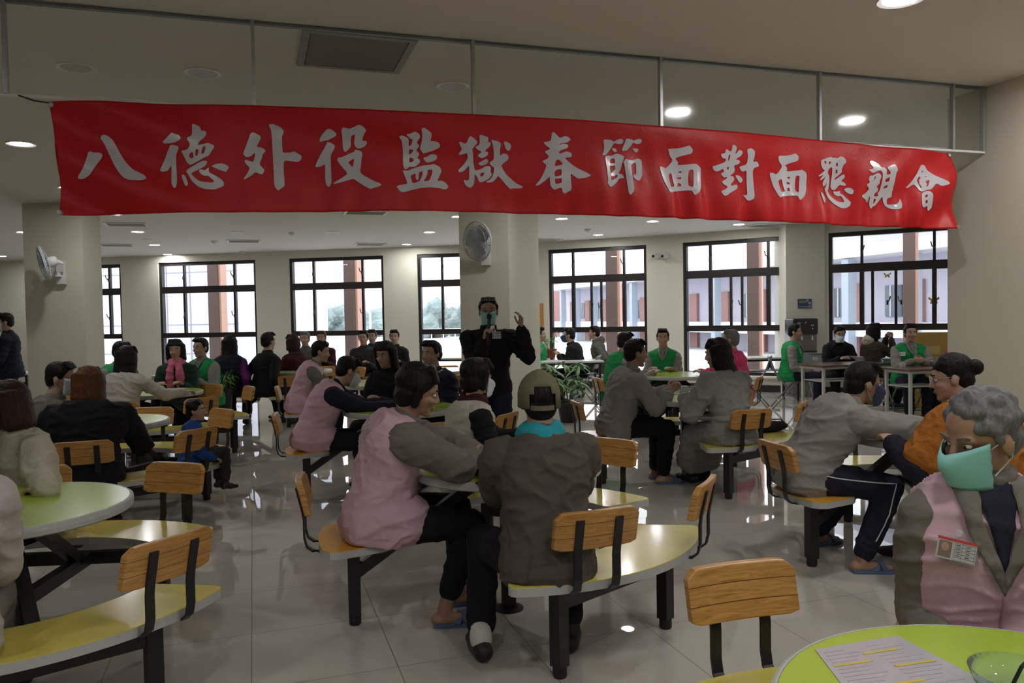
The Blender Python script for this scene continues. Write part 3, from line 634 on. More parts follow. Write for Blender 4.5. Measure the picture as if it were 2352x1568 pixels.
def fold_chair(loc, rz, label):                          # sitter faces local +y
    t = thing('folding_chair', label, 'folding chair', (loc[0], loc[1], 0), rz, 'grey steel folding chairs')
    b = MB(); n = 8; vs = []; fs = []
    for k in range(n+1):
        u = -.20+.40*k/n; yb = -.235-.03*math.cos(u*7.5)
        for z, y in ((.60, 0), (.80, -.045)): vs += [V((u, yb+y, z)), V((u, yb+y-.012, z))]
    for k in range(n):
        q = 4*k; fs += [(q, q+4, q+6, q+2), (q+1, q+3, q+7, q+5), (q+2, q+6, q+7, q+3), (q, q+1, q+5, q+4)]
    fs += [(0, 2, 3, 1), (4*n, 4*n+1, 4*n+3, 4*n+2)]
    b.add(vs, fs).build('backrest', M_pad, t)
    MB().box((0, 0, .445), (.39, .38, .02)).build('seat', M_pad, t, bevel=.006)
    for s in (-1, 1):
        MB().tube([(s*.215, -.30, .80), (s*.215, -.22, .58), (s*.215, .17, .03), (s*.215, .19, .0)], .011, 8).build('front_leg', M_chair, t)
        MB().tube([(s*.19, .12, .44), (s*.19, -.24, .03), (s*.19, -.26, .0)], .011, 8).build('rear_leg', M_chair, t)
    MB().tube([(-.215, .10, .12), (.215, .10, .12)], .009, 6).tube([(-.19, -.16, .12), (.19, -.16, .12)], .009, 6).build('crossbar', M_chair, t)
    MB().tube([(-.215, -.30, .80), (.215, -.30, .80)], .011, 8).build('top_rail', M_chair, t)
    return t
def copyof(o, loc, rz, label): return dup(o, (loc[0], loc[1], 0), rz, label)
ft = fold_table((4.24, 10.7), R(15), 1.15, 'brown topped folding table of the green vest man sitting at its left end')
copyof(ft, (4.93, 9.72), R(10), 'brown topped folding table under the clasped hands of the green vest man')
M_wt = mat('white_laminate', (.62, .62, .60), .3)
f2 = fold_table((.45, 12.7), R(4), 1.05, 'folding table with the potted plant right of the middle pillar', M_black, M_wt)
for loc, rz, lab in (((3.75, 12.7), R(10), 'folding table right behind the hot pink jacket'), ((-1.6, 14.5), R(-8), 'folding table by the third window left of the speaker'), ((-8.6, 12.3), R(-6), 'folding table beside the standing man at the far left')):
    copyof(f2, loc, rz, lab)
fc = fold_chair((1.17, 13.25), R(75), 'grey folding chair under the person in black beside the fourth window')
for loc, rz, lab in (((1.62, 13.6), R(100), 'empty grey folding chair just right of the person in black'), ((3.75, 12.3), R(70), 'empty grey folding chair right of the hot pink jacket'),
    ((4.28, 12.1), R(-105), 'grey folding chair under the green vest man at the table end'), ((5.42, 10.75), R(178), 'grey folding chair under the green vest man with clasped hands'),
    ((5.0, 12.55), R(180), 'grey folding chair under the person in black bending over the brown table'), ((5.42, 11.85), R(-75), 'grey folding chair under the person with the cream hood'),
    ((6.0, 10.35), R(95), 'grey folding chair under the woman with the pink scarf'), ((.42, 13.35), R(-90), 'grey folding chair behind the middle pillar under the green vest'), ((1.9, 14.15), R(100), 'grey folding chair under the person in a grey green hood')):
    copyof(fc, loc, rz, lab)

# ------------------------------------------------------------------ water dispenser, poster, cameras, boxes
w = thing('water_dispenser', 'dark water dispenser standing before the pillar under the blue poster', 'water dispenser', (5.08, 13.78, 0), R(2))
MB().box((0, 0, .55), (.44, .36, 1.10)).build('body', mat('steel_body', (.28, .28, .28), .3, metal=.8), w, bevel=.01)
MB().box((0, -.02, 1.235), (.44, .40, .27)).build('control_head', mat('dark_panel', (.03, .03, .035), .25), w, bevel=.02)
for i, (x, z) in enumerate(((-.13, 1.29), (-.10, 1.29), (.10, 1.25), (.13, 1.25), (0, 1.30), (-.12, 1.19), (.12, 1.19))):
    MB().lathe([(0, .0), (.010, .0), (.008, .006), (0, .006)], (x, -.222, z), 10, Matrix.Rotation(R(90), 3, 'X')).build('indicator', M_white, w)
for s in (-1, 1): MB().tube([(s*.09, -.21, 1.06), (s*.09, -.27, 1.06), (s*.09, -.275, 1.0)], .012, 8).build('tap', M_grey, w)
MB().box((0, -.22, .80), (.36, .09, .02)).build('drip_tray', M_black, w)
p = pd(1848, 697, 13.98)
po = thing('notice', 'small blue notice on the pillar above the water dispenser', 'poster', (p.x, p.y-.006, p.z), R(-1.5))
MB().box((0, 0, 0), (.245, .008, .165)).build('sheet', mat('blue_print', (.035, .07, .22), .4), po)
MB().box((-.03, -.005, .035), (.14, .002, .035)).box((0, -.005, -.055), (.20, .002, .02)).build('printed_band', mat('olive_print', (.28, .27, .10), .5), po)
for x, z, r in ((.05, .055, .02), (.085, .01, .026), (.09, -.05, .02)): MB().lathe([(0, 0), (r, 0), (r, .002), (0, .002)], (x, -.004, z), 14, Matrix.Rotation(R(90), 3, 'X')).build('printed_dot', mat('grey_print', (.4, .42, .45), .5), po)
for px, lab in ((1510, 'white wall camera left of the pair between fourth and fifth window'), (1531, 'white wall camera right of the pair between fourth and fifth window')):
    a = wall_at(px); p = pd(px, 587, a.y-.02)
    t = thing('wall_camera', lab, 'security camera', p, R(-20), 'paired wall cameras')
    MB().lathe([(0, 0), (.06, 0), (.06, .03), (.045, .045), (0, .045)], (0, 0, 0), 18, Matrix.Rotation(R(90), 3, 'X')).build('base', M_white, t)
    MB().cone((0, -.05, 0), .045, (-.035, -.15, -.015), .042).build('body', M_white, t, smooth=True)
    MB().cone((-.045, -.165, -.017), .028, (-.055, -.19, -.02), .026).build('lens', M_black, t, smooth=True)
for k, (dx, z, h, lab) in enumerate(((0, 0, .62, 'lowest of the yellow brown cartons at the right pier'), (.02, .62, .52, 'topmost of the yellow brown cartons at the right pier'))):
    t = thing('carton', lab, 'box', (6.35+dx, 12.0, z), R(-24), 'stacked cartons')
    MB().box((0, 0, h/2), (.62, .45, h-.004)).build('body', mat('carton_board', (.40, .25, .055), .7, var=.08, vscale=3), t)
    MB().box((0, 0, h-.001), (.62, .06, .003)).box((0, -.227, h*.5), (.3, .003, .12)).build('tape', mat('carton_tape', (.5, .38, .15), .4), t)
# plants
M_leaf = mat('leaf', (.075, .21, .035), .45, var=.3, vscale=12); M_leaf2 = mat('bright_leaf', (.16, .34, .06), .45, var=.25, vscale=12); M_stem = mat('stem', (.09, .13, .03), .6)
def blade(mb, p, d, L, w, droop, n=6):
    d = V(d).normalized(); sd = d.cross(V((0, 0, 1))); sd = sd.normalized() if sd.length > .05 else V((1, 0, 0)); vs = []; q = V(p)
    for k in range(n+1):
        t = k/n; ww = w*math.sin(math.pi*min(1, .12+t*.88))**.8; vs += [q+sd*ww, q-sd*ww]
        d = (d+V((0, 0, -droop/n))).normalized(); q = q+d*L/n
    mb.add(vs, [(2*k, 2*k+1, 2*k+3, 2*k+2) for k in range(n)])
def plant(loc, pot_r, pot_h, H, n, label, lm, potm, wide=1, cat='potted plant'):
    t = thing('potted_plant', label, cat, loc); rnd = random.Random(hash(label) % 999 if False else int(loc[0]*100) % 97)
    MB().lathe([(0, 0), (pot_r*.75, 0), (pot_r, pot_h*.85), (pot_r*1.1, pot_h*.85), (pot_r*1.1, pot_h), (pot_r*.95, pot_h), (pot_r*.9, pot_h*.9), (0, pot_h*.9)], n=24).build('pot', potm, t)
    st = MB(); lf = MB()
    for k in range(n):
        a = rnd.uniform(0, 6.28); r0 = rnd.uniform(0, pot_r*.5); h = H*rnd.uniform(.45, 1); b = V((r0*math.cos(a), r0*math.sin(a), pot_h*.88)); e = b+V((math.cos(a)*h*.28*wide, math.sin(a)*h*.28*wide, h))
        st.tube([b, (b+e)/2+V((0, 0, h*.06)), e], [.006, .005, .004], 6)
        for j in range(9):
            aa = a+j*.72+rnd.uniform(-.2, .2); blade(lf, e-V((0, 0, .012*j)), (math.cos(aa)*wide, math.sin(aa)*wide, .55), H*rnd.uniform(.32, .5), H*.035, 1.3)
    st.build('stem', M_stem, t); lf.build('foliage', lm, t)
    return t
M_terra = mat('terracotta', (.30, .09, .045), .6)
pt = gp(1264, 822, .75)
plant((pt.x, pt.y, .75), .11, .16, .32, 6, 'bushy little plant in a red brown pot on the folding table', M_leaf2, M_terra)
plant((.78, 11.0, 0), .16, .28, .62, 13, 'large dark fern on the floor right of the middle pillar', M_leaf, M_black, 1.9)
plant((-3.95, 10.6, 0), .14, .6, .35, 9, 'leafy plant peeping between the cream blazer and the pink scarf', M_leaf, M_black, 1.5)
# door plaque beyond the pillar
q = wall_at(1243); tag(MB().box((q.x, q.y-.02, 1.45), (.12, .02, .62)).build('wall_board', M_wood), 'narrow brown board on the wall just right of the middle pillar', 'board')
# ------------------------------------------------------------------ outside the windows
wd = bpy.data.worlds.new('overcast'); bpy.context.scene.world = wd; wd.use_nodes = True
nt = wd.node_tree; bg = nt.nodes['Background']
tc = nt.nodes.new('ShaderNodeTexCoord'); sp = nt.nodes.new('ShaderNodeSeparateXYZ'); nt.links.new(tc.outputs['Generated'], sp.inputs[0])
cr = nt.nodes.new('ShaderNodeValToRGB'); cr.color_ramp.elements[0].position = .45; cr.color_ramp.elements[0].color = (.55, .57, .6, 1)
cr.color_ramp.elements[1].position = .52; cr.color_ramp.elements[1].color = (.95, .975, 1, 1)
mr = nt.nodes.new('ShaderNodeMapRange'); mr.inputs['From Min'].default_value = -1; nt.links.new(sp.outputs['Z'], mr.inputs[0]); nt.links.new(mr.outputs[0], cr.inputs[0]); nt.links.new(cr.outputs[0], bg.inputs[0])
bg.inputs[1].default_value = 1.35
M_pave = mat('pale_paving', (.55, .55, .55), .8, var=.06, vscale=.3)
struct('ground_outside', MB().box((10, 160, -.35), (500, 280, .1)), M_pave)
M_post = mat('brown_post', (.10, .06, .05), .7, var=.08, vscale=2); M_lit_side = mat('post_lit_side', (.55, .33, .25), .7)
for i, (px, d, lab) in enumerate(((497, 20.6, 'first'), (808, 19.7, 'second'), (1407, 18.6, 'fourth'), (1731, 17.2, 'fifth'), (2088, 15.7, 'sixth'))):
    p = pd(px, 700, d); t = thing('outdoor_post', 'thick brown post outside the %s window from the left' % lab, 'post', (p.x, p.y, -.3), R(-20-6*(i > 2)), 'posts along the outside of the windows')
    s = d/1800*25
    MB().box((0, 0, 3.0), (s, s, 6)).build('post_shaft', M_post, t)
    MB().box((s/2+.03, .06, 3.0), (.06, s*.8, 6)).build('lit_side_strip', M_lit_side, t)  # sunward brightness of the post's right side painted as a salmon strip
M_tile = mat('white_tile_wall', (.58, .585, .66), .5); M_joint = mat('joint', (.33, .33, .37), .6)
b = thing('building', 'pale tiled building wall just outside the leftmost windows', 'building')
a, c = pd(60, 700, 29), pd(548, 700, 26.5)
wallbox(a, c, -.3, 9, 6).build('wall', M_tile, b)
d = (c-a); d.z = 0; L = d.length; d.normalize(); n = V((d.y, -d.x, 0))
j = MB()
for k in range(9): q = a.xy+d.xy*(.5+k*.95*1.0); j.box((q.x+n.x*.01, q.y+n.y*.01, 4.3), (.03, .03, 9.2))
for z in (.4, 1.4, 3.2, 5): wallbox(a.xy+n.xy*.02, c.xy+n.xy*.02, z, z+.025, .03, j)
j.build('joint', M_joint, b)
M_band = mat('white_slab', (.72, .73, .76), .6); M_lav = mat('lavender_render', (.50, .48, .56), .7); M_brick = mat('brick_render', (.36, .20, .18), .75, var=.06, vscale=3); M_win = mat('dark_window', (.10, .13, .16), .15); M_cool = mat('cool_render', (.36, .42, .50), .7)
b = thing('building', 'long two storey building with white slabs and brick strips outside the right windows', 'building')
a, c = V((4.2, 60)), V((15.5, 21)); d = (c-a); L = d.length; d.normalize(); n = V((d.y, -d.x))
if n.dot(-a) < 0: n = -n
def face(s0, s1, z0, z1, out, th, m, nm):
    p, q = a+d*s0+n*out, a+d*s1+n*out
    dd = (q-p).normalized(); mb = MB(); nn = -n*th
    mb.prism([tuple(p), tuple(q), tuple(q+nn), tuple(p+nn)], z0, z1); return mb.build(nm, m, b)
face(0, L, -.3, 3.6, 0, 6, M_lav, 'wall'); face(L*.79, L, 3.6, 6.6, 0, 6, M_lav, 'upper_wall')
face(0, L, 3.35, 3.75, 1.6, 1.7, M_band, 'slab'); face(L*.78, L, 6.5, 6.9, 1.0, 1.2, M_band, 'slab'); face(0, L, .55, 1.05, 1.2, 1.2, M_band, 'slab')
for k in range(13):
    s = 1.2+k*3.0
    face(s, s+.8, -.3, 2.5, .15, .2, M_brick, 'brick_strip')
    face(s+1.5, s+1.85, -.3, 3.3, 1.5, .35, M_cool, 'pillar')
    f = face(s+2.0, s+2.8, 1.25, 2.35, .06, .1, M_win, 'window'); 
    for e in (.27, .53): g = face(s+2.0+e, s+2.04+e, 1.25, 2.35, .10, .05, M_band, 'glazing_bar'); g.parent = f
for k in range(2): face(L*.8+k*4.2, L*.8+3+k*4.2, 4.3, 5.9, .06, .1, M_win, 'window')
b2 = thing('building', 'brick fronted block standing far behind the fourth window', 'building')
wallbox((3.0, 66), (8, 70), -.3, 4.2, 8).build('wall', M_brick, b2); wallbox((2.8, 65.8), (8, 70), 4.2, 5.0, 8).build('parapet', M_band, b2)
# trees and towers; distance haze is put into the tree leaf colour
M_tree = mat('hazed_leaf', (.27, .34, .33), .8, var=.35, vscale=1.2, bump=.6, bscale=2); M_trunk = mat('trunk', (.12, .09, .07), .9)
rnd = random.Random(3)
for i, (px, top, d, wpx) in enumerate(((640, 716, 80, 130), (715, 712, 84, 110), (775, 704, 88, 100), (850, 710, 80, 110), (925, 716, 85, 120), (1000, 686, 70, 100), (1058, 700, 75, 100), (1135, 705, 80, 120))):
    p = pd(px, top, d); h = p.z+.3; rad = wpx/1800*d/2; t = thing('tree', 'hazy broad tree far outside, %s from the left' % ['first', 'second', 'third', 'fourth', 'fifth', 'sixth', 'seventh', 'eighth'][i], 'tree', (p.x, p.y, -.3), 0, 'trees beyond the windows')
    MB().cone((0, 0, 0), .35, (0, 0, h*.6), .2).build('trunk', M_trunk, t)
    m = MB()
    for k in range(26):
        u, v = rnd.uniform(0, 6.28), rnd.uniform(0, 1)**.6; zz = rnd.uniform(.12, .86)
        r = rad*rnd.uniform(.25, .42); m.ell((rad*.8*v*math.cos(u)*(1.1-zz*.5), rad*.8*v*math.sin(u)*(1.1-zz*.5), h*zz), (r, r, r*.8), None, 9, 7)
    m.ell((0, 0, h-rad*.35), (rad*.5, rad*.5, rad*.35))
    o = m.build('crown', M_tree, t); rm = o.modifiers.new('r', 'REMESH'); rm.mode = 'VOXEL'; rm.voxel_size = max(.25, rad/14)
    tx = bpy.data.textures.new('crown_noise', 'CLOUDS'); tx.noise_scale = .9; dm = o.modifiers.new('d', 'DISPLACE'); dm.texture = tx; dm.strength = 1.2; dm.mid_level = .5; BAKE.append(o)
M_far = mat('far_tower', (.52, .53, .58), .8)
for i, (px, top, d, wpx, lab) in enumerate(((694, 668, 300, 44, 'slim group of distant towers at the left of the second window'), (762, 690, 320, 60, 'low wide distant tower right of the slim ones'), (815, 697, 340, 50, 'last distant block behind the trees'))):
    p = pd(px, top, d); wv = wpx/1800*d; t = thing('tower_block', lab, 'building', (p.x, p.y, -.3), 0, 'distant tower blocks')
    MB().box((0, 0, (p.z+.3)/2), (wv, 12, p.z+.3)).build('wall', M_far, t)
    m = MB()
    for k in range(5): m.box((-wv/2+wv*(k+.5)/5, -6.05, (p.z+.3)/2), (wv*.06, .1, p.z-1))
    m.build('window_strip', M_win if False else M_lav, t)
p = pd(850, 712, 60); t = thing('street_lamp', 'thin white street lamp seen in the second window', 'street lamp', (p.x, p.y, -.3))
MB().tube([(0, 0, 0), (0, 0, p.z+.1), (-.5, 0, p.z+.5)], .09, 6).build('pole', M_white, t); MB().box((-.7, 0, p.z+.5), (.7, .25, .15)).build('lamp_head', M_white, t)
p = pd(1010, 800, 40); t = thing('fence', 'pale railing outside the third window', 'fence', (p.x, p.y, 0))
F = MB()
for k in range(14): F.box((-4+k*.6, 0, .3), (.05, .05, 1.2))
F.build('bars', M_band, t); MB().box((0, 0, .9), (8.4, .08, .08)).box((0, 0, .2), (8.4, .08, .08)).build('rail', M_band, t)
M_by = mat('butterfly_yellow', (.75, .5, .12), .5); M_bb = mat('butterfly_blue', (.2, .35, .7), .5)
def butterfly(px, py, sz, lab, ma, mb_):
    aa = wall_at(px); p = pd(px, py, aa.y+.09); t = thing('butterfly_decal', lab, 'sticker', p, math.atan2((D_-C_).y, (D_-C_).x), 'butterfly stickers on the sixth window')
    for s in (-1, 1):
        MB().prism([(0, 0), (s*.9*sz, .8*sz), (s*1.0*sz, .35*sz), (s*.55*sz, 0), (s*.7*sz, -.6*sz), (s*.25*sz, -.7*sz)], -.002, .002, M=Matrix.Rotation(R(90), 3, 'X')).build('wing', ma, t)
    MB().prism([(-.22*sz, -.4*sz), (.22*sz, -.4*sz), (.3*sz, .3*sz), (-.3*sz, .3*sz)], .003, .006, M=Matrix.Rotation(R(90), 3, 'X')).build('wing_spot', mb_, t)
butterfly(2145, 690, .085, 'pale butterfly sticker with a blue middle, lower right on the last window', M_by, M_bb)
butterfly(2038, 632, .06, 'yellow butterfly sticker high on the last window', M_by, M_white)
# ------------------------------------------------------------------ people
M_skin = mat('skin', (.43, .27, .19), .55, var=.08, vscale=20); M_skin2 = mat('tan_skin', (.33, .19, .12), .55, var=.08, vscale=20)
def hair_mat(name, col, var=.35):
    return mat('hair_'+name, col, .5, var=var, vscale=60, bump=.7, bscale=70, stretch=(1, 1, .18), spec=.16)
H_BLACK = hair_mat('black', (.012, .010, .010)); H_BROWN = hair_mat('brown', (.10, .038, .012)); H_DKBR = hair_mat('dark_brown', (.035, .016, .012)); H_GREY = hair_mat('grey', (.16, .155, .155), .6)
M_eye = mat('eye_white', (.7, .7, .68), .2); M_iris = mat('iris', (.02, .012, .01), .15); M_lip = mat('lip', (.36, .14, .11), .5)
PINK = cloth('pink', (.60, .40, .465), .8, .3, 11); GREYF = cloth('taupe_fleece', (.165, .145, .125), .95, .5, 14); GREYS = cloth('grey_sweat', (.25, .235, .22), .95, .55, 9)
BLACK = cloth('black', (.010, .0095, .011), .9); NAVY = cloth('navy', (.016, .016, .032), .9); DKTR = cloth('dark_trouser', (.012, .011, .016), .9)
CREAM = cloth('cream', (.52, .48, .38), .95, .8, 22); WHITE = cloth('white', (.46, .42, .40), .9); BLAZER = cloth('blazer', (.47, .43, .38), .85); GREEN = cloth('green', (.015, .27, .075), .8, .4, 12)
TAUPE = cloth('taupe_jacket', (.088, .073, .062), .85, .6, 8); OLIVE = cloth('olive_cap', (.16, .145, .09), .9, .3, 20); TEAL = cloth('teal', (.02, .30, .36), .85); MAROON = cloth('maroon', (.05, .010, .016), .9)
ORANGE = cloth('orange_knit', (.36, .125, .02), .95, .8, 30); HOT = cloth('hot_pink', (.62, .05, .15), .7, .7, 16); PURPLE = cloth('purple', (.11, .012, .12), .6, .7, 14); ROBE = cloth('grey_robe', (.24, .235, .225), .85, .6, 8)
SCARF = cloth('pink_scarf', (.62, .16, .25), .9); DKGREEN = cloth('dark_green', (.018, .04, .034), .9); BLUE = cloth('blue', (.015, .055, .21), .8); TURQ = cloth('turquoise', (.02, .20, .27), .8); HOOD = cloth('grey_hood', (.10, .10, .085), .95)
VESTW = cloth('white_vest', (.50, .48, .40), .95, .6, 20); PATT = cloth('patterned', (.06, .045, .035), .9, .9, 30); DKGREY = cloth('dark_grey', (.035, .032, .034), .9)
MASK_T = mat('mask_teal', (.26, .58, .56), .7); MASK_W = mat('mask_white', (.55, .62, .66), .7); MASK_D = mat('mask_dark', (.02, .03, .10), .7)
SANDAL = mat('blue_sandal', (.09, .13, .24), .6); SHOE = mat('dark_shoe', (.014, .011, .012), .5); STRIPE = mat('white_piping', (.6, .6, .6), .6); SOCK = mat('pale_sock', (.6, .6, .55), .9)

def finish(mb, name, m, parent, off, vox, sm=6, disp=0, dsc=.09):
    o = mb.build(name, m, parent, off=off); o['_smooth'] = 1
    r = o.modifiers.new('r', 'REMESH'); r.mode = 'VOXEL'; r.voxel_size = vox
    if sm: s = o.modifiers.new('s', 'SMOOTH'); s.iterations = sm; s.factor = .5
    if disp: o['_fold'] = disp
    BAKE.append(o); return o
def ik(a, t, l1, l2, pole):
    d = t-a; L = d.length
    if L > (l1+l2)*.995: t = a+d*((l1+l2)*.995/L); d = t-a; L = d.length
    L = max(L, abs(l1-l2)+.02); x = (l1*l1-l2*l2+L*L)/(2*L); h = math.sqrt(max(0, l1*l1-x*x)); u = d.normalized()
    pl = pole-u*pole.dot(u); pl = pl.normalized() if pl.length > 1e-4 else u.orthogonal().normalized()
    return a+u*x+pl*h, t

HEADC = {}
def head_shapes(mb, M, ears=True):
    def E(c, r, rx=0): mb.ell(M @ V(c), r, M.to_3x3() @ Matrix.Rotation(rx, 3, 'X'), 18, 14)
    def K(a, ra, b, rb): mb.cone(M @ V(a), ra, M @ V(b), rb, 12)
    E((0, -.008, .035), (.077, .096, .088)); E((0, .022, -.03), (.064, .068, .062)); E((0, .035, -.072), (.047, .045, .036)); K((0, .068, -.096), .020, (0, .058, -.092), .024)
    E((0, .066, .022), (.052, .025, .020)); K((0, .083, .018), .010, (0, .104, -.024), .0125)
    for s in (-1, 1):
        E((s*.013, .094, -.030), (.009, .011, .008)); E((s*.036, .064, -.022), (.024, .022, .020)); E((s*.028, .082, .028), (.022, .010, .007))
        if ears: E((s*.079, -.008, -.006), (.010, .021, .031))
    E((0, .086, -.056), (.022, .009, .0065)); E((0, .084, -.066), (.019, .009, .007))
def hair_shapes(mb, M, style):
    def E(c, r): mb.ell(M @ V(c), r, M.to_3x3(), 20, 14)
    def K(a, ra, b, rb): mb.cone(M @ V(a), ra, M @ V(b), rb, 12)
    E((0, -.024, .052), (.083, .094, .084)); E((0, -.055, .0), (.074, .058, .075))
    for s in (-1, 1): K((s*.070, .012, .050), .017, (s*.074, .008, .012), .010)
    if style == 'short':
        E((0, .040, .108), (.060, .042, .028))
        for k in range(9): K((-.048+.012*k, .030, .125), .016, (-.060+.015*k, .070, .096), .010)
    elif style == 'crop':
        for k in range(7): K((-.05+.0167*k, .02, .118), .014, (-.055+.018*k, .060, .092), .008)
    elif style in ('bob', 'long', 'wavy'):
        for k in range(7): K((-.054+.018*k, .03, .12), .018, (-.072+.024*k, .078-.004*abs(k-3), .068), .010)
        low = {'bob': -.12, 'long': -.30, 'wavy': -.30}[style]
        for k in range(15):
            a = math.pi*(-.08+1.16*k/14); x, y = .086*math.cos(a), -.012-.088*math.sin(a)
            z1 = low*(1 if .1 < k/14 < .9 else .8)
            if style == 'bob': K((x, y, .05), .024, (x*1.08, y*1.02, z1), .022)
            else:
                K((x, y, .05), .024, (x*1.03, y, -.09), .024); dx = .02*math.sin(k*1.9) if style == 'wavy' else 0
                K((x*1.03, y, -.09), .024, (x*.95+dx, y*.9-.035, -.2), .020); K((x*.95+dx, y*.9-.035, -.2), .020, (x*.85-dx, y*.85-.045, low-.03*math.sin(k*2.3)), .011)
    elif style == 'bun':
        E((0, -.02, .058), (.084, .098, .084)); E((0, -.125, .045), (.042, .040, .042)); K((0, -.09, .045), .035, (0, -.12, .045), .03)
        for k in range(7): K((-.05+.0167*k, .03, .118), .016, (-.066+.022*k, .062, .088), .010)
    elif style == 'puff':
        E((0, -.030, .058), (.098, .105, .092)); E((0, -.06, -.02), (.088, .062, .075))
        for s in (-1, 1): K((s*.082, -.0, .05), .024, (s*.080, -.01, -.05), .02)
        for k in range(7): K((-.05+.0167*k, .03, .128), .022, (-.066+.022*k, .070, .082), .012)
    elif style == 'curly':
        rn = random.Random(5)
        for k in range(90):
            u, v = rn.uniform(0, 6.28), rn.uniform(-.15, 1)
            c = V((.079*math.cos(u)*math.sqrt(max(0, 1-v*v)), -.024+.090*math.sin(u)*math.sqrt(max(0, 1-v*v)), .05+.082*v))
            if c.y > .045 and c.z < .085: continue
            E(c, (.017, .017, .017))
def hand_shapes(mb, W, D, Np, side, curl=(25, 35, 25), spread=.0, point=None, s=1):
    # W wrist, D towards the fingers, Np out of the palm, side +1 = right hand
    D = D.normalized(); Np = (Np-D*Np.dot(D)).normalized(); T = D.cross(Np)*side          # T points to the thumb side
    kn = []
    for i in range(4):
        o = (.029-.0195*i)*s; b = W+T*o*.75+D*.02*s; k = W+T*o+D*(.088-.004*abs(i-1.2))*s; kn.append(k); mb.cone(b, .0135*s, k, .0115*s, 10)
    mb.ell(W+D*.048*s+Np*.003*s, (.001+.036*s, .048*s, .0145*s), Matrix((T, D, T.cross(D))).transposed())
    for i, L in enumerate((.070, .078, .072, .056)):
        q = kn[i]; a = 0; cc = curl if not point or i not in point else point[i]
        for j, fr in enumerate((.44, .31, .25)):
            a += R(cc[j]); dd = (D*math.cos(a)+Np*math.sin(a)+T*spread*(1.5-i)*.12).normalized(); e = q+dd*L*fr*s; mb.cone(q, (.0100-.0010*j)*s, e, (.0092-.0012*j)*s, 9); q = e
    b = W+T*.022*s+D*.022*s; d1 = (T*.75+D*.6+Np*.35).normalized(); e = b+d1*.040*s; mb.cone(b, .0140*s, e, .0115*s, 9)
    d2 = (T*.25+D*.85+Np*.45).normalized(); e2 = e+d2*.030*s; mb.cone(e, .0112*s, e2, .0095*s, 9); d3 = (D*.9+Np*.4-T*.1).normalized(); mb.cone(e2, .0095*s, e2+d3*.024*s, .0080*s, 9)

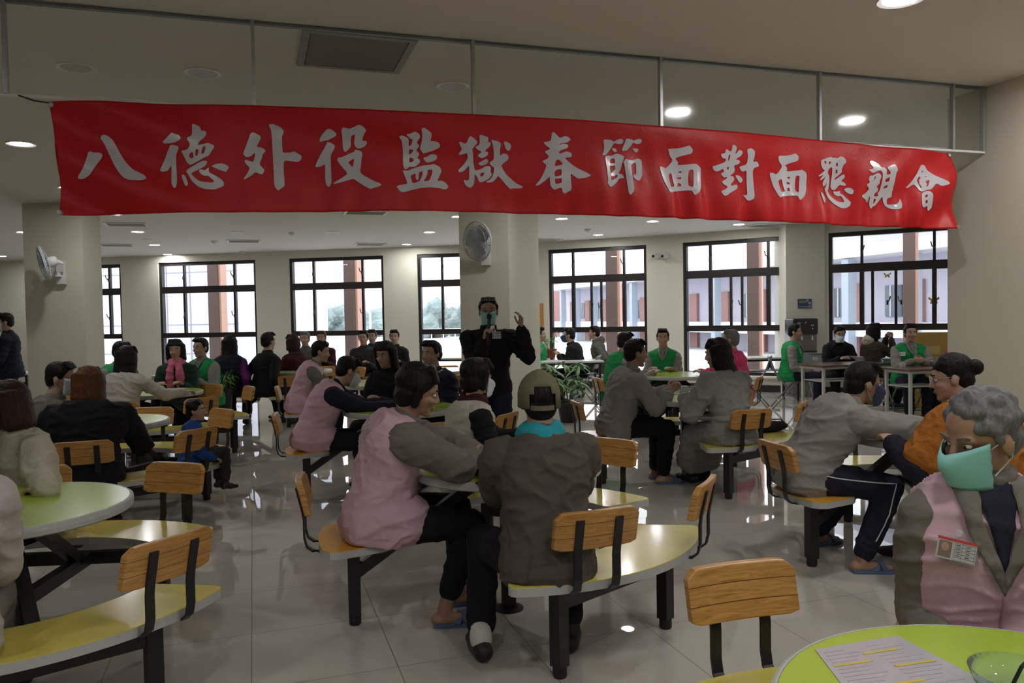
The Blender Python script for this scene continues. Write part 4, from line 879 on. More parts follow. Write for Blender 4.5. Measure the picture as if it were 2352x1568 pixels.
PEOPLE = {}
def person(key, label, xy, face, hip, s=1.0, lean=10, lean2=None, look=None, nod=0, tilt=0, side=0, hands=None, elbows=None, feet=None, knees=None, toes=None, sh=.165, girth=1.0,
           top=None, vest=None, trousers=DKTR, shoes=SHOE, sandal=False, hair=('short', H_BLACK), mask=None, glasses=False, cap=None, scarf=None, coat=0, skirt=None, hood=None, collar=True,
           vox=.008, skin=None, curl=(25, 35, 25), palm=None, sleeve=1.0, bare=0, roll=0, disp=.014, point=None, sock=None, mound=0, hang=0, headoff=(0, 0, 0), poncho=False, elbows_w=None, hdir=None, hands_w=None, feet_w=None):
    skin = skin or M_skin
    f = R(face); F = V((math.cos(f), math.sin(f), 0)); RT = V((math.sin(f), -math.cos(f), 0)); U = V((0, 0, 1)); base = V((xy[0], xy[1], 0)); H = base+U*hip
    def loc(p): return base+RT*p[0]+F*p[1]+U*p[2]
    lean2 = lean*1.15 if lean2 is None else lean2
    ST = .50*s; n = 24; sp = []; q = H.copy()
    for i in range(n+8):
        t = i/n; a = R(lean*(.55+.25*t)+(lean2-lean)*max(0, t-.35)/.65+lean*.2*t); sd = R(side)*min(1, t*1.2)
        up = (F*math.sin(a)+U*math.cos(a)); up = (up+RT*math.tan(sd)).normalized(); sp.append((q.copy(), up)); q = q+up*(ST/n)
    def at(t):
        x = t*n; i = int(max(0, min(n+6, math.floor(x)))); p, u = sp[i]; return p+u*((x-i)*ST/n), u
    def sec(t, hw, hd, dy=0):
        p, u = at(t); fw = u.cross(RT)*-1; fw = RT.cross(u)*-1 if False else (F-u*F.dot(u)).normalized(); return (p+fw*dy*s, RT*hw*s, fw*hd*s)
    B = [(-.20, .155, .105, -.01), (-.08, .172, .125, -.012), (.06, .165, .118, -.005), (.25, .145, .105, .004), (.42, .148, .106, .01), (.60, .160, .112, .008), (.76, .165, .108, 0), (.88, .140, .088, -.006), (.96, .090, .066, -.008), (1.03, .055, .055, 0)]
    def torso(mb, t0, t1, inc, wide=1.0, dpt=1.0, nk=True):
        ss = []
        for t, w, d, y in B:
            if t0 <= t <= t1: ss.append(sec(t, w*girth*wide*(sh/.165 if t > .5 else 1)+inc, d*girth*dpt+inc+(mound*math.exp(-((t-.22)/.3)**2) if mound else 0), y+(mound*.6*math.exp(-((t-.22)/.3)**2) if mound else 0)))
        mb.loft(ss)
    C3, u3 = at(.83); SHD = [C3+RT*k*sh*s-u3*.01 for k in (1, -1)]
    def tol(p): d = V(p)-base; return (d.dot(RT), d.dot(F), d.z)
    if hands_w: hands = [tol(p) for p in hands_w]
    if feet_w: feet = [tol((p[0], p[1], 0)) for p in feet_w]
    hnd = hands or [(.22, .02, hip-.05), (-.22, .02, hip-.05)]
    elb = elbows or [(.6, -.4, -.5), (-.6, -.4, -.5)]
    arms = []
    for k in (0, 1):
        w = loc(hnd[k]); pole = RT*elb[k][0]*.55+F*elb[k][1]+U*min(-.7, elb[k][2]*1.6)
        if elbows_w and elbows_w[k]: pole = V(elbows_w[k])-SHD[k]
        shd = SHD[k]+ (w-SHD[k]).normalized()*.02; e, w = ik(shd, w, .285*s, .255*s, pole); arms.append((shd, e, w))
    seated = hip < .75
    ft = feet or ([(.10, .40, 0), (-.10, .40, 0)] if seated else [(.09, .02, 0), (-.09, .0, 0)])
    kn_ = knees or [(.12, 1, .6), (-.12, 1, .6)]
    legs = []
    for k in (0, 1):
        hp = H+RT*(.088*s)*(1, -1)[k]-U*.01; an = loc((ft[k][0], ft[k][1], ft[k][2]+.085)); pole = RT*kn_[k][0]+F*kn_[k][1]+U*kn_[k][2]
        kk, an = ik(hp, an, .435*s, .425*s, pole); legs.append((hp, kk, an))
    # head
    lk = R(look if look is not None else face); pn, un = at(1.0); nb, _ = at(1.0)
    hd_f = V((math.cos(lk), math.sin(lk), 0)); hr = V((math.sin(lk), -math.cos(lk), 0)); nd = R(nod)
    hf = hd_f*math.cos(nd)-U*math.sin(nd); hu = hd_f*math.sin(nd)+U*math.cos(nd); tl = R(tilt); hr, hu = hr*math.cos(tl)+hu*math.sin(tl), hu*math.cos(tl)-hr*math.sin(tl)
    hs = .97*s if s > .8 else s*1.15
    HC = nb+un*.030*s+hu*.115*hs+hf*.022*hs+loc(headoff)-base
    M = Matrix((hr, hf, hu)).transposed().to_4x4() @ Matrix.Scale(hs, 4); M.translation = HC
    # ---- body
    b = MB(); torso(b, -.3, 1.1, -.012); b.cone(nb-un*.03, .060*s, HC+hu*(-.035*hs)-hf*.012*hs, .054*s); head_shapes(b, M)
    for k, (a, e, w) in enumerate(arms):
        b.cone(a, .050*s, e, .038*s); b.cone(e, .038*s, w, .026*s); D = (w-e).normalized()
        pn_ = palm[k] if palm and palm[k] else (0, 0, -1); hand_shapes(b, w, (RT*hdir[k][0]+F*hdir[k][1]+U*hdir[k][2]) if hdir and hdir[k] else D, RT*pn_[0]+F*pn_[1]+U*pn_[2], (1, -1)[k], curl if not isinstance(curl, list) else curl[k], point=point, s=s)
    for k, (h, kk, an) in enumerate(legs):
        b.cone(h, .078*s, kk, .052*s); b.cone(kk, .052*s, an, .036*s); tf = R(toes[k]) if toes else f; td = V((math.cos(tf), math.sin(tf), 0)); g = V((an.x, an.y, ft[k][2]+.035))
        b.cone(g-td*.035*s, .034*s, g+td*.09*s, .030*s); b.cone(g+td*.08*s-U*.006, .028*s, g+td*.150*s-U*.012, .020*s); b.cone(an, .036*s, g, .036*s)
    body = finish(b, 'person', skin, None, base, vox, 3); body.location = base; tag(body, label, 'person')
    P = body
    # ---- clothes
    tm = MB()
    if top:
        torso(tm, -.25 if not skirt else -.1, .98, .016, 1.0, 1.0); tm.loft([sec(.94, .082, .066, -.004), sec(1.0, .066, .062, 0), sec(1.055 if collar else 1.01, .064, .060, .004)])
        for k, (a, e, w) in enumerate(arms):
            tm.cone(at(.82)[0]+RT*(1, -1)[k]*.08*s, .075*s, a, .068*s); we = e+(w-e)*(.94-bare); g = sleeve
            tm.cone(a, .068*s*g, a+(e-a)*.5, .060*s*g); tm.cone(a+(e-a)*.5, .060*s*g, e, .053*s*g); tm.cone(e, .053*s*g, e+(we-e)*.6, .046*s*g); tm.cone(e+(we-e)*.6, .047*s*g, we, .038*s*g)
            fd = (w-e).normalized()
            for j in range(3): c = e+(we-e)*(.70+.09*j); tm.cone(c, (.045+.004*(j % 2))*s*g, c+fd*.02, .042*s*g)
        if coat:
            for h, kk, an in legs: tm.cone(h+U*.02, .115*s, h+(kk-h)*coat, .10*s)
        finish(tm, 'jacket' if not skirt else 'robe', top, P, base, vox*1.25, 4, disp, .10)
    if skirt:
        sk = MB(); torso(sk, -.3, .3, .03); 
        for h, kk, an in legs: sk.cone(h, .13*s, kk, .10*s); sk.cone(kk, .10*s, kk+(an-kk)*skirt[1], .12*s)
        m0 = (legs[0][1]+legs[1][1])/2; sk.cone(m0, .11*s, m0+((legs[0][2]+legs[1][2])/2-m0)*skirt[1], .13*s); sk.cone(H, .14*s, m0, .10*s)
        finish(sk, 'skirt', skirt[0], P, base, .012, 5, .018, .10)
    if vest:
        vm = MB(); torso(vm, -.25-hang*.1, .97, .032, 1.0, 1.02)
        for k, (a, e, w) in enumerate(arms): vm.cone(at(.84)[0]+RT*(1, -1)[k]*.05*s+u3*.01, .085*s, a-RT*(1, -1)[k]*.03*s+u3*.012, .074*s)
        vm.loft([sec(.90, .118, .094, -.006), sec(.97, .084, .080, -.006), sec(1.0, .076, .074, -.004)])
        if poncho:
            for k, (a, e, w) in enumerate(arms): vm.cone(a+u3*.01, .092*s, a+(e-a)*.75, .098*s); vm.cone(a+(e-a)*.75-U*.0, .098*s, at(.45)[0]+(a+(e-a)*.75-at(.45)[0])*.55, .11*s)
        if hang: 
            for h, kk, an in legs: vm.cone(h+U*.03, .125*s, h+(kk-h)*.25*hang+U*.02, .115*s)
        finish(vm, 'vest', vest, P, base, vox*1.25, 4, disp, .12)
    tr = MB(); torso(tr, -.3, .26, .010)
    for h, kk, an in legs:
        end = kk+(an-kk)*(.90-roll); tr.cone(h, .100*s, h+(kk-h)*.5, .086*s); tr.cone(h+(kk-h)*.5, .086*s, kk, .070*s); tr.cone(kk, .070*s, kk+(end-kk)*.5, .066*s); tr.cone(kk+(end-kk)*.5, .066*s, end, .056*s)
    finish(tr, 'trousers', trousers, P, base, vox*1.4, 4, .010, .08)
    for k, (h, kk, an) in enumerate(legs):
        tf = R(toes[k]) if toes else f; td = V((math.cos(tf), math.sin(tf), 0)); tr_ = V((math.sin(tf), -math.cos(tf), 0)); z = ft[k][2]; g = V((an.x, an.y, z))
        if sandal:
            so_ = MB(); o = [(-.055, .030), (-.03, .038), (.05, .038), (.11, .046), (.16, .040), (.185, .018)]; poly = [(y, x) for y, x in o]+[(y, -x) for y, x in o[::-1]]
            so_.prism([(tuple((g+td*a*s+tr_*c*s).xy)) for a, c in poly], z+.001, z+.022)
            sn = so_.build('sandal', shoes, P, off=base); st = MB()
            for q in (0, 1):
                yy = (.055, .105)[q]; y2 = (.115, .060)[q]
                st.sweep([g+td*(yy+(y2-yy)*i/8)*s+tr_*(-.044+.088*i/8)*s+U*(.022+.050*math.sin(math.pi*i/8)*(1-.25*q)) for i in range(9)], .034, .006, up=U)
            so2 = st.build('strap', shoes, sn, off=V((0, 0, 0))); so2.data.transform(Matrix.Translation(-base))
        else:
            sm_ = MB(); sm_.cone(g-td*.04*s+U*.045, .044*s, g+td*.08*s+U*.040, .044*s); sm_.cone(g+td*.06*s+U*.036, .042*s, g+td*.165*s+U*.030, .030*s); sm_.cone(g+U*.06, .045*s, V((an.x, an.y, z+.10)), .045*s)
            for v in sm_.v: v.z = max(v.z, z+.002)
            finish(sm_, 'shoe', shoes, P, base, .010, 2)
            if sock and k == sock[0]: MB().cone((an.x, an.y, z+.085), .050*s, (an.x, an.y, z+.13), .049*s).build('sock', SOCK, P, smooth=True, off=base)
    # ---- head gear
    Mi = M
    if cap:
        cm = MB(); n1, n2 = 28, 10; vs = []; fs = []
        for i in range(n2+1):
            t = math.pi*.5*i/n2
            for k in range(n1): a = 2*math.pi*k/n1; vs.append(M @ V((.094*math.sin(t)*math.cos(a), -.008+.113*math.sin(t)*math.sin(a), .040+.094*math.cos(t)-(.046 if i == n2 else 0)-(.024*i/n2))))
        for i in range(n2):
            for k in range(n1):
                if i >= n2-3 and abs(((k+.5)/n1*2*math.pi)-1.5*math.pi) < (.40, .52, .58)[i-n2+3]: continue
                fs.append((i*n1+k, (i+1)*n1+k, (i+1)*n1+(k+1) % n1, i*n1+(k+1) % n1))
        cm.add(vs, fs); o = cm.build('cap', cap, P, smooth=True, off=base); sl = o.modifiers.new('s', 'SOLIDIFY'); sl.thickness = .004; o['_smooth'] = 1; BAKE.append(o)
        br = MB(); pts = []
        for i in range(13):
            a = math.pi*i/12
            for rr in (1, 1.7): pts.append(M @ V((.090*math.cos(a)*(1 if rr == 1 else .92), -.008+.10*math.sin(a)*rr, .0-.02*(rr-1)-(.02*abs(math.cos(a)) if rr > 1 else 0))))
        br.add(pts, [(2*i, 2*i+1, 2*i+3, 2*i+2) for i in range(12)]); ob = br.build('brim', cap, o, off=base); so3 = ob.modifiers.new('s', 'SOLIDIFY'); so3.thickness = .005; BAKE.append(ob)
        sb = MB(); sb.sweep([M @ V((.075*math.sin(a), -.008-.112*math.cos(a), -.026)) for a in [R(-42+84*i/8) for i in range(9)]], .004, .020, up=hu); sb.build('strap', cap, o, off=base)
        sb = MB(); sb.ell(M @ V((0, -.008, .126)), (.008, .008, .005)); sb.build('button', cap, o, off=base)
    if hair:
        hm = MB(); hair_shapes(hm, M, hair[0]) if not cap else [hm.ell(M @ V((0, -.062, .030)), (.058, .053, .060), M.to_3x3()), hm.ell(M @ V((0, -.050, -.030)), (.070, .056, .058), M.to_3x3()), [hm.cone(M @ V((q*.074, -.01, .02)), .013, M @ V((q*.074, -.02, -.03)), .011) for q in (-1, 1)]]
        finish(hm, 'hair', hair[1], P, base, .0062 if vox < .0075 else .009, 2, .006 if hair[0] not in ('curly',) else .004, .025)
    for q in (-1, 1):
        e = MB(); e.ell(M @ V((q*.031, .0765, .010)), (.0125, .0105, .0085), M.to_3x3(), 12, 8); eo = e.build('eye', M_eye, P, smooth=True, off=base)
        e = MB(); e.ell(M @ V((q*.031, .0848, .010)), (.0056, .0035, .0056), M.to_3x3(), 10, 6); e.build('iris', M_iris, eo, smooth=True, off=base)
        e = MB(); e.sweep([M @ V((q*(.016+.034*i/5), .0915-.011*(i/5)**2, .030+.006*math.sin(i/5*2.4))) for i in range(6)], .006, .005, up=hf); e.build('eyebrow', hair[1] if hair else H_BLACK, P, off=base)
    if not mask:
        e = MB(); e.ell(M @ V((0, .0925, -.0605)), (.021, .0045, .0065), M.to_3x3(), 12, 6); e.build('lips', M_lip, P, smooth=True, off=base)
    if mask:
        mm = MB(); nu, nv = 14, 8; vs = []; fs = []
        for j in range(nv+1):
            for i in range(nu+1):
                u = -1+2*i/nu; v = j/nv; a = u*1.15; rx = .079-.014*v; ry = .079+.048*math.sin(math.pi*(.22+.58*v))*(1-u*u)*1.0+.020*math.exp(-(u/.38)**2-((v-.22)/.24)**2)
                vs.append(M @ V((rx*math.sin(a), .008+ry*math.cos(a)*1.0+(.004 if j % 2 else 0), -.004-.100*v+.018*abs(u)*(2*v-1)*-1)))
        for j in range(nv):
            for i in range(nu): q = j*(nu+1)+i; fs.append((q, q+1, q+nu+2, q+nu+1))
        mm.add(vs, fs); o = mm.build('face_mask', mask, P, smooth=True, off=base); so3 = o.modifiers.new('s', 'SOLIDIFY'); so3.thickness = .003; o['_smooth'] = 1; BAKE.append(o)
        for q in (-1, 1):
            lp = MB(); lp.tube([M @ V((q*.062, .035, -.008)), M @ V((q*.078, .0, .012)), M @ V((q*.083, -.025, .0)), M @ V((q*.080, -.015, -.04)), M @ V((q*.058, .030, -.085))], .0018, 5)
            lp.build('ear_loop', MASK_W, o, off=base)
    if glasses:
        gm = MB()
        for q in (-1, 1):
            gm.tube([M @ V((q*.033+.024*math.cos(a)*1.1, .100-.012*abs(math.cos(a)) if False else .099, .012+.019*math.sin(a))) for a in [2*math.pi*i/20 for i in range(20)]], .0018, 6, closed=True)
            gm.tube([M @ V((q*.058, .098, .016)), M @ V((q*.080, .06, .018)), M @ V((q*.083, -.01, .016)), M @ V((q*.080, -.03, .0))], .0016, 5)
        gm.tube([M @ V((-.008, .100, .016)), M @ V((0, .104, .018)), M @ V((.008, .100, .016))], .0018, 5)
        gm.build('glasses', M_grey, P, off=base)
    if scarf:
        sm2 = MB()
        for k in range(3): sm2.tube([at(.97+.035*k)[0]+(RT*math.cos(a)*(.082-.006*k)+F*math.sin(a)*(.078-.006*k))*s+U*.01*math.sin(3*a+k) for a in [2*math.pi*i/18 for i in range(18)]], .026*s, 8, closed=True)
        if scarf[1]:
            for q in (-1, 1): sm2.tube([at(.98)[0]+(F*.085+RT*q*.03)*s, at(.8)[0]+(F*.135+RT*q*.055)*s, at(.55)[0]+(F*.145+RT*q*.06)*s, at(.38)[0]+(F*.15+RT*q*.05)*s], [.03, .04, .042, .035], 8)
        finish(sm2, 'scarf', scarf[0], P, base, .010, 3, .012, .05)
    if hood:
        hm = MB(); c = at(.98)[0]-F*.075*s; hm.ell(c, (.10*s, .075*s, .07*s), Matrix((RT, F, U)).transposed()); hm.ell(c+U*.03-F*.02, (.085*s, .06*s, .06*s), Matrix((RT, F, U)).transposed()); finish(hm, 'hood', hood, P, base, .011, 4, .015, .05)
    PEOPLE[key] = dict(o=P, M=M.copy(), F=F, RT=RT, base=base, arms=arms, legs=legs, at=at, HC=HC)
    return P
def px2(px, y): p = pd(px, 760, y); return (p.x, p.y)
SH_ = SEATZ+.095                                         # hip joint above a bench
TBL = .775                                               # wrist height on a table
# 1 the standing speaker
person('speaker', 'standing person in black jacket and pale teal face mask speaking into a microphone', (-.20, 6.8), -88, .90, lean=0, hands_w=[(-.225, 6.52, 1.31), (.075, 6.60, 1.40)], elbows=[(.7, -.3, -.9), (-.35, -.45, -1)],
       hdir=[(-.12, .35, .9), (-.05, .15, 1)], palm=[(-.9, .35, 0), (.9, .3, 0)], curl=[(48, 62, 40), (22, 35, 20)], top=BLACK, trousers=NAVY, hair=('crop', H_BLACK), mask=MASK_T, glasses=True, vox=.0062, sh=.185, girth=1.03, nod=2, feet=[(.10, .02, 0), (-.10, -.02, 0)], sleeve=1.1)
# 2 standing at far left
person('guard', 'standing person in dark navy uniform jacket with folded arms at the far left', (-6.72, 10.5), 205, .90, lean=3, hands=[(.02, .20, 1.10), (-.04, .24, 1.14)], elbows=[(.8, .1, -.7), (-.8, .1, -.7)], hdir=[(-1, .1, .1), (1, .1, .3)],
       top=NAVY, trousers=NAVY, hair=('short', H_BLACK), mask=MASK_W, vox=.009, look=210, nod=6, feet=[(.09, 0, 0), (-.09, 0, 0)])
# 3..
person('p3', 'seated person in grey jacket and pale mask by the left wall side of a table', (-3.36, 5.45), 40, SH_, lean=22, s=.95, hands=[(.14, .40, .79), (-.14, .42, .79)], top=GREYF, hair=('short', H_BLACK), mask=MASK_W, look=10, vox=.008, nod=8)
person('p4', 'seated person in thick black coat with reddish brown hair seen from behind', (-2.86, 5.22), 112, SH_-.03, s=.97, lean=26, girth=1.22, sh=.20, hands=[(.20, .42, TBL), (-.20, .42, TBL)], elbows=[(1, -.2, -.5), (-1, -.2, -.5)], top=BLACK, trousers=BLACK, hair=('bob', H_BROWN), vox=.009, sleeve=1.35, coat=.5, scarf=(BLACK, 0), nod=14, disp=.02)
person('p5', 'seated woman in cream cardigan with straight dark hair leaning at the left table', (-2.43, 3.98), -128, SH_-.02, s=.94, lean=14, hands_w=[(-2.62, 3.50, TBL), (-2.06, 3.42, TBL)], elbows=[(.8, 0, -.7), (-.8, .1, -.7)], hdir=[None, (.9, .3, 0)], top=CREAM, trousers=BLACK, hair=('bob', H_DKBR), look=190, vox=.007, nod=8, sleeve=1.2, disp=.018)
person('p6', 'person in pale shirt cut by the left edge sitting on the front bench', (-1.86, 2.42), 115, SH_, lean=16, s=1.0, girth=1.12, sh=.175, hands=[(.14, .46, TBL), (-.14, .46, TBL)], elbows=[(.2, .1, -1), (-.2, .1, -1)], top=WHITE, trousers=cloth('beige', (.18, .155, .13)), hair=('short', H_BLACK), vox=.009, sleeve=1.25)
person('p7', 'seated woman in cream blazer with long wavy dark hair seen from behind', (-3.90, 7.72), 80, SH_, s=.98, lean=16, hands_w=[(-3.42, 8.15, TBL), (-4.1, 8.2, TBL)], elbows=[(1, -.1, -.4), (-1, -.2, -.5)], top=BLAZER, trousers=BLACK, hair=('wavy', H_BLACK), vox=.009, girth=1.03, nod=6)
person('p8', 'seated person with black hair in green vest at the far left table', (-4.62, 9.05), -25, SH_, lean=14, hands=[(.14, .40, TBL), (-.14, .40, TBL)], top=GREYS, vest=GREEN, hair=('short', H_BLACK), vox=.010, nod=12)
person('p9', 'seated person with pink scarf and dark green jacket facing us', (-4.02, 9.42), -80, SH_, lean=10, hands=[(.12, .36, TBL), (-.12, .36, TBL)], top=DKGREEN, scarf=(SCARF, 1), hair=('bob', H_BLACK), vox=.010, nod=5)
person('p10', 'seated person in green vest with grey sleeves right of the pink scarf', (-3.88, 9.95), -110, SH_, lean=12, hands=[(.16, .38, TBL), (-.16, .38, TBL)], top=GREYS, vest=GREEN, hair=('short', H_BLACK), vox=.010)
person('p11', 'seated person in purple coat and navy waistcoat seen from behind', (-3.98, 10.98), 92, SH_, lean=6, top=PURPLE, vest=NAVY, hang=1.2, trousers=BLACK, hair=('long', H_BLACK), vox=.010, girth=1.08, coat=.6)
person('p12', 'seated person in black on the far bench below the gap between two windows', (-3.50, 11.05), 60, SH_, s=1.04, lean=8, top=BLACK, trousers=BLACK, hair=('short', H_BLACK), vox=.010, girth=1.08)
person('p12b', 'seated person in maroon top beside the one in black on the far bench', (-3.18, 11.75), 150, SH_, lean=18, top=MAROON, trousers=BLACK, hair=('bob', H_DKBR), vox=.010, hands=[(.14, .38, TBL), (-.14, .38, TBL)])
person('p13', 'seated person in pink vest with grey sleeves farthest back of the pink vests', (-2.46, 9.0), 10, SH_, lean=28, lean2=34, hands=[(.12, .55, TBL), (-.1, .56, TBL)], elbows=[(.8, .2, -.6), (-.8, .2, -.6)], top=GREYF, vest=PINK, hang=.6, trousers=BLACK, hair=('short', H_BLACK), vox=.010, nod=10)
for k, (px, y, hr, lab, tp) in enumerate(((702, 13.4, H_GREY, 'seated grey haired person far back below the second window', HOOD), (740, 13.8, H_BROWN, 'seated brown haired person far back below the second window', MAROON), (836, 13.2, H_BLACK, 'seated black haired person far back, left of the pair under the second window', DKGREY),
    (856, 14.0, H_DKBR, 'seated dark haired person far back, right of the pair under the second window', DKGREEN), (907, 13.4, H_BLACK, 'seated person with flat black hair far back right of the second window', BLACK))):
    person('pf%d' % k, lab, px2(px, y), -90, SH_, s=1.0, lean=6, top=tp, trousers=BLACK, hair=('short', hr), vox=.012, hands=[(.12, .34, TBL), (-.12, .34, TBL)])
person('p15', 'seated person in pink vest with navy sleeves bending over a table', (-1.66, 6.42), 12, SH_, lean=30, lean2=46, hands=[(.10, .66, TBL), (-.10, .66, TBL)], elbows=[(.9, 0, -.5), (-.9, 0, -.5)], top=NAVY, vest=PINK, hang=1.0, trousers=BLACK, hair=('short', H_BLACK), mask=MASK_W, look=35, nod=25, vox=.008, s=.96, sh=.168, girth=1.03, sleeve=1.12)
person('p16', 'seated dark clothed person opposite the pink vest with navy sleeves', (-1.12, 7.42), -115, SH_, lean=14, hands=[(.12, .40, TBL), (-.12, .40, TBL)], top=BLACK, trousers=BLACK, hair=('long', H_BLACK), vox=.010, girth=1.1, nod=10)
person('p16b', 'seated person in navy jacket right of the dark clothed one', (-.66, 7.28), -125, SH_, lean=16, hands=[(.14, .38, TBL), (-.14, .38, TBL)], top=NAVY, trousers=BLACK, hair=('short', H_BLACK), vox=.010, girth=1.15, sleeve=1.2)
# the centre table
person('p17', 'seated person in pink vest with taupe sleeves and blue sandals at the centre table', (-.67, 3.80), 18, SH_, lean=15, lean2=34, sh=.18, girth=1.06, elbows_w=[(-.24, 3.56, .82), (-.36, 4.2, .85)], hands_w=[(-.20, 3.80, .80), (-.18, 3.92, .80)], elbows=[(.9, .15, -.5), (-.9, .1, -.5)], hdir=[(-.5, .8, 0), (.2, 1, -.1)], palm=[(-1, 0, 0), (0, 0, -1)],
       top=GREYF, vest=PINK, hang=1.1, trousers=BLACK, hair=('puff', H_BLACK), look=8, nod=16, tilt=-4, vox=.0065, sleeve=1.34, feet_w=[(-.35, 3.77, 0), (-.30, 4.05, 0)], toes=[5, 10], roll=.13, sandal=True, shoes=SANDAL, skin=M_skin2, disp=.018)
person('p18', 'seated woman in white fleece vest with black sleeves and short black hair', (-.31, 4.84), 22, SH_-.02, s=.94, lean=10, hands_w=[(-.02, 4.40, TBL), (.06, 4.72, TBL)], elbows=[(.9, .1, -.7), (-.9, 0, -.6)], top=BLACK, vest=VESTW, hang=.6, trousers=BLACK, hair=('puff', H_BLACK), mask=MASK_W, look=38, nod=6, vox=.0065, scarf=(MAROON, 0), disp=.018)
person('p19', 'seated man in taupe jacket and olive cap with his back to us', (.125, 3.20), 98, SH_-.02, s=1.0, lean=8, lean2=20, sh=.166, girth=1.03, hands_w=[(.22, 3.74, TBL), (-.10, 3.72, TBL)], elbows=[(.15, .1, -1), (-.15, .1, -1)], top=TAUPE, trousers=DKTR, hair=('short', H_BLACK), cap=OLIVE, scarf=(TEAL, 0),
       vox=.0065, sleeve=1.26, feet_w=[(.24, 3.48, 0), (-.16, 3.40, 0)], toes=[80, 108], knees=[(.2, 1, .4), (-.30, 1, .0)], sock=(1,), roll=.045, skin=M_skin2, disp=.018, hang=0, mound=.02)
# child and left tables
person('kid', 'small child in blue jacket looking right on a bench at left', (-2.36, 5.70), 50, SEATZ+.06, s=.53, lean=8, top=BLUE, trousers=DKGREY, hair=('crop', H_BLACK), look=5, vox=.008, hands=[(.11, .12, .50), (-.11, .12, .50)], feet=[(.05, .24, .22), (-.05, .24, .22)])
# right part of the hall
person('p21', 'seated person in black coat by the fourth window', (1.12, 13.28), 165, SH_, lean=14, lean2=26, top=BLACK, trousers=BLACK, hair=('short', H_BLACK), mask=MASK_D, vox=.010, hands=[(.1, .32, .82), (-.1, .32, .82)], girth=1.1, coat=.4)
person('p21b', 'seated person in grey green hooded coat behind the one in black', (1.62, 14.2), 170, SH_, lean=14, top=HOOD, hood=HOOD, trousers=BLACK, hair=('short', H_BLACK), vox=.011)
person('p22', 'person in green vest half hidden by the middle pillar', (.42, 13.3), -5, SH_, lean=5, top=GREYS, vest=GREEN, hair=('short', H_BLACK), vox=.011)
person('p23', 'seated person in green vest with grey sleeves left of the grey sweater man', (1.22, 9.5), 12, SH_, lean=16, lean2=24, top=GREYS, vest=GREEN, hang=.8, hair=('short', H_BLACK), vox=.009, hands=[(.1, .48, TBL), (-.1, .48, TBL)], nod=5)
person('p24', 'seated man in grey sweatshirt and dark trousers with clasped hands on the table', (.90, 6.86), 8, SH_, lean=20, lean2=26, sh=.18, girth=1.12, hands_w=[(1.36, 6.82, .82), (1.37, 6.92, .82)], elbows=[(.9, .1, -.5), (-.9, .1, -.5)], hdir=[(-.2, .8, .5), (.2, .8, .5)], palm=[(-1, .2, 0), (1, .2, 0)], curl=(35, 45, 30), top=GREYS, trousers=BLACK, hair=('short', H_BLACK), look=15, nod=4, vox=.0065,
       sandal=True, shoes=SANDAL, feet_w=[(1.31, 6.86, 0), (1.28, 7.08, 0)], toes=[8, 14], sleeve=1.18, skin=M_skin2, disp=.018)
person('p25', 'seated woman in belted grey robe with long wavy hair', (1.77, 6.32), 118, SH_, lean=12, lean2=18, top=ROBE, skirt=(ROBE, .62), trousers=BLACK, hair=('wavy', H_BLACK), look=150, nod=10, vox=.0075, hands=[(.14, .40, TBL), (-.14, .40, TBL)], elbows=[(.9, -.2, -.5), (-.9, -.2, -.5)], sleeve=1.4, shoes=SHOE, feet_w=[(1.70, 6.98, 0), (1.56, 6.90, 0)], disp=.018)
person('p26', 'seated person in green vest facing us between the grey sweater and the grey robe', (2.02, 10.45), -105, SH_, lean=10, top=GREYS, vest=GREEN, hair=('short', H_BLACK), vox=.010, hands=[(.12, .38, TBL), (-.12, .38, TBL)])
person('p27', 'seated person in hot pink quilted jacket with grey hair seen from behind', (2.70, 9.3), 155, SH_, lean=10, lean2=16, top=HOT, trousers=BLACK, hair=('crop', H_GREY), vox=.008, girth=1.02, sleeve=1.25, hands=[(.14, .40, TBL), (-.14, .40, TBL)], disp=.018)
person('p28', 'seated man in green vest with grey sleeves at the left end of the brown table', (4.27, 12.05), -28, SH_, lean=8, top=GREYS, vest=GREEN, hair=('short', H_BLACK), vox=.009, hands=[(.12, .32, .60), (-.10, .32, .60)], trousers=NAVY, girth=1.05, sandal=False)
person('p29', 'seated person in black with white mask bending over the brown table', (5.02, 12.15), -98, SH_, lean=20, lean2=34, top=BLACK, trousers=BLACK, hair=('short', H_BLACK), mask=MASK_W, vox=.009, hands=[(.05, .46, TBL), (-.05, .46, TBL)], elbows=[(1, -.1, -.4), (-1, -.1, -.4)], girth=1.1, nod=12)
person('p30', 'seated person with cream hood and dark patterned sleeves raising folded hands', (5.40, 11.85), 12, SH_, lean=10, top=PATT, hood=CREAM, trousers=BLACK, hair=('bob', H_BLACK), vox=.009, hands=[(.06, .34, 1.06), (-.06, .34, 1.06)], elbows=[(.6, .2, -.9), (-.6, .2, -.9)], hdir=[(-.5, .3, .8), (.5, .3, .8)], palm=[(-1, 0, 0), (1, 0, 0)], nod=0)
person('p31', 'seated man in green vest with clasped hands on the right folding table', (5.42, 10.72), -100, SH_, lean=10, lean2=14, top=GREYS, vest=GREEN, hair=('short', H_BLACK), vox=.0075, hands=[(.06, .42, .81), (-.06, .42, .81)], elbows=[(1, 0, -.5), (-1, 0, -.5)], hdir=[(-.7, .6, .2), (.7, .6, .2)], palm=[(-.6, -.6, 0), (.6, -.6, 0)], curl=(40, 50, 30), girth=1.08, sh=.18, trousers=NAVY)
person('p32', 'seated woman with pink scarf and turquoise jacket beside the right wall edge', (5.98, 10.35), 175, SH_, lean=8, top=TURQ, scarf=(SCARF, 1), trousers=BLACK, hair=('bob', H_BLACK), glasses=True, vox=.009, hands=[(.12, .36, TBL), (-.12, .36, TBL)])
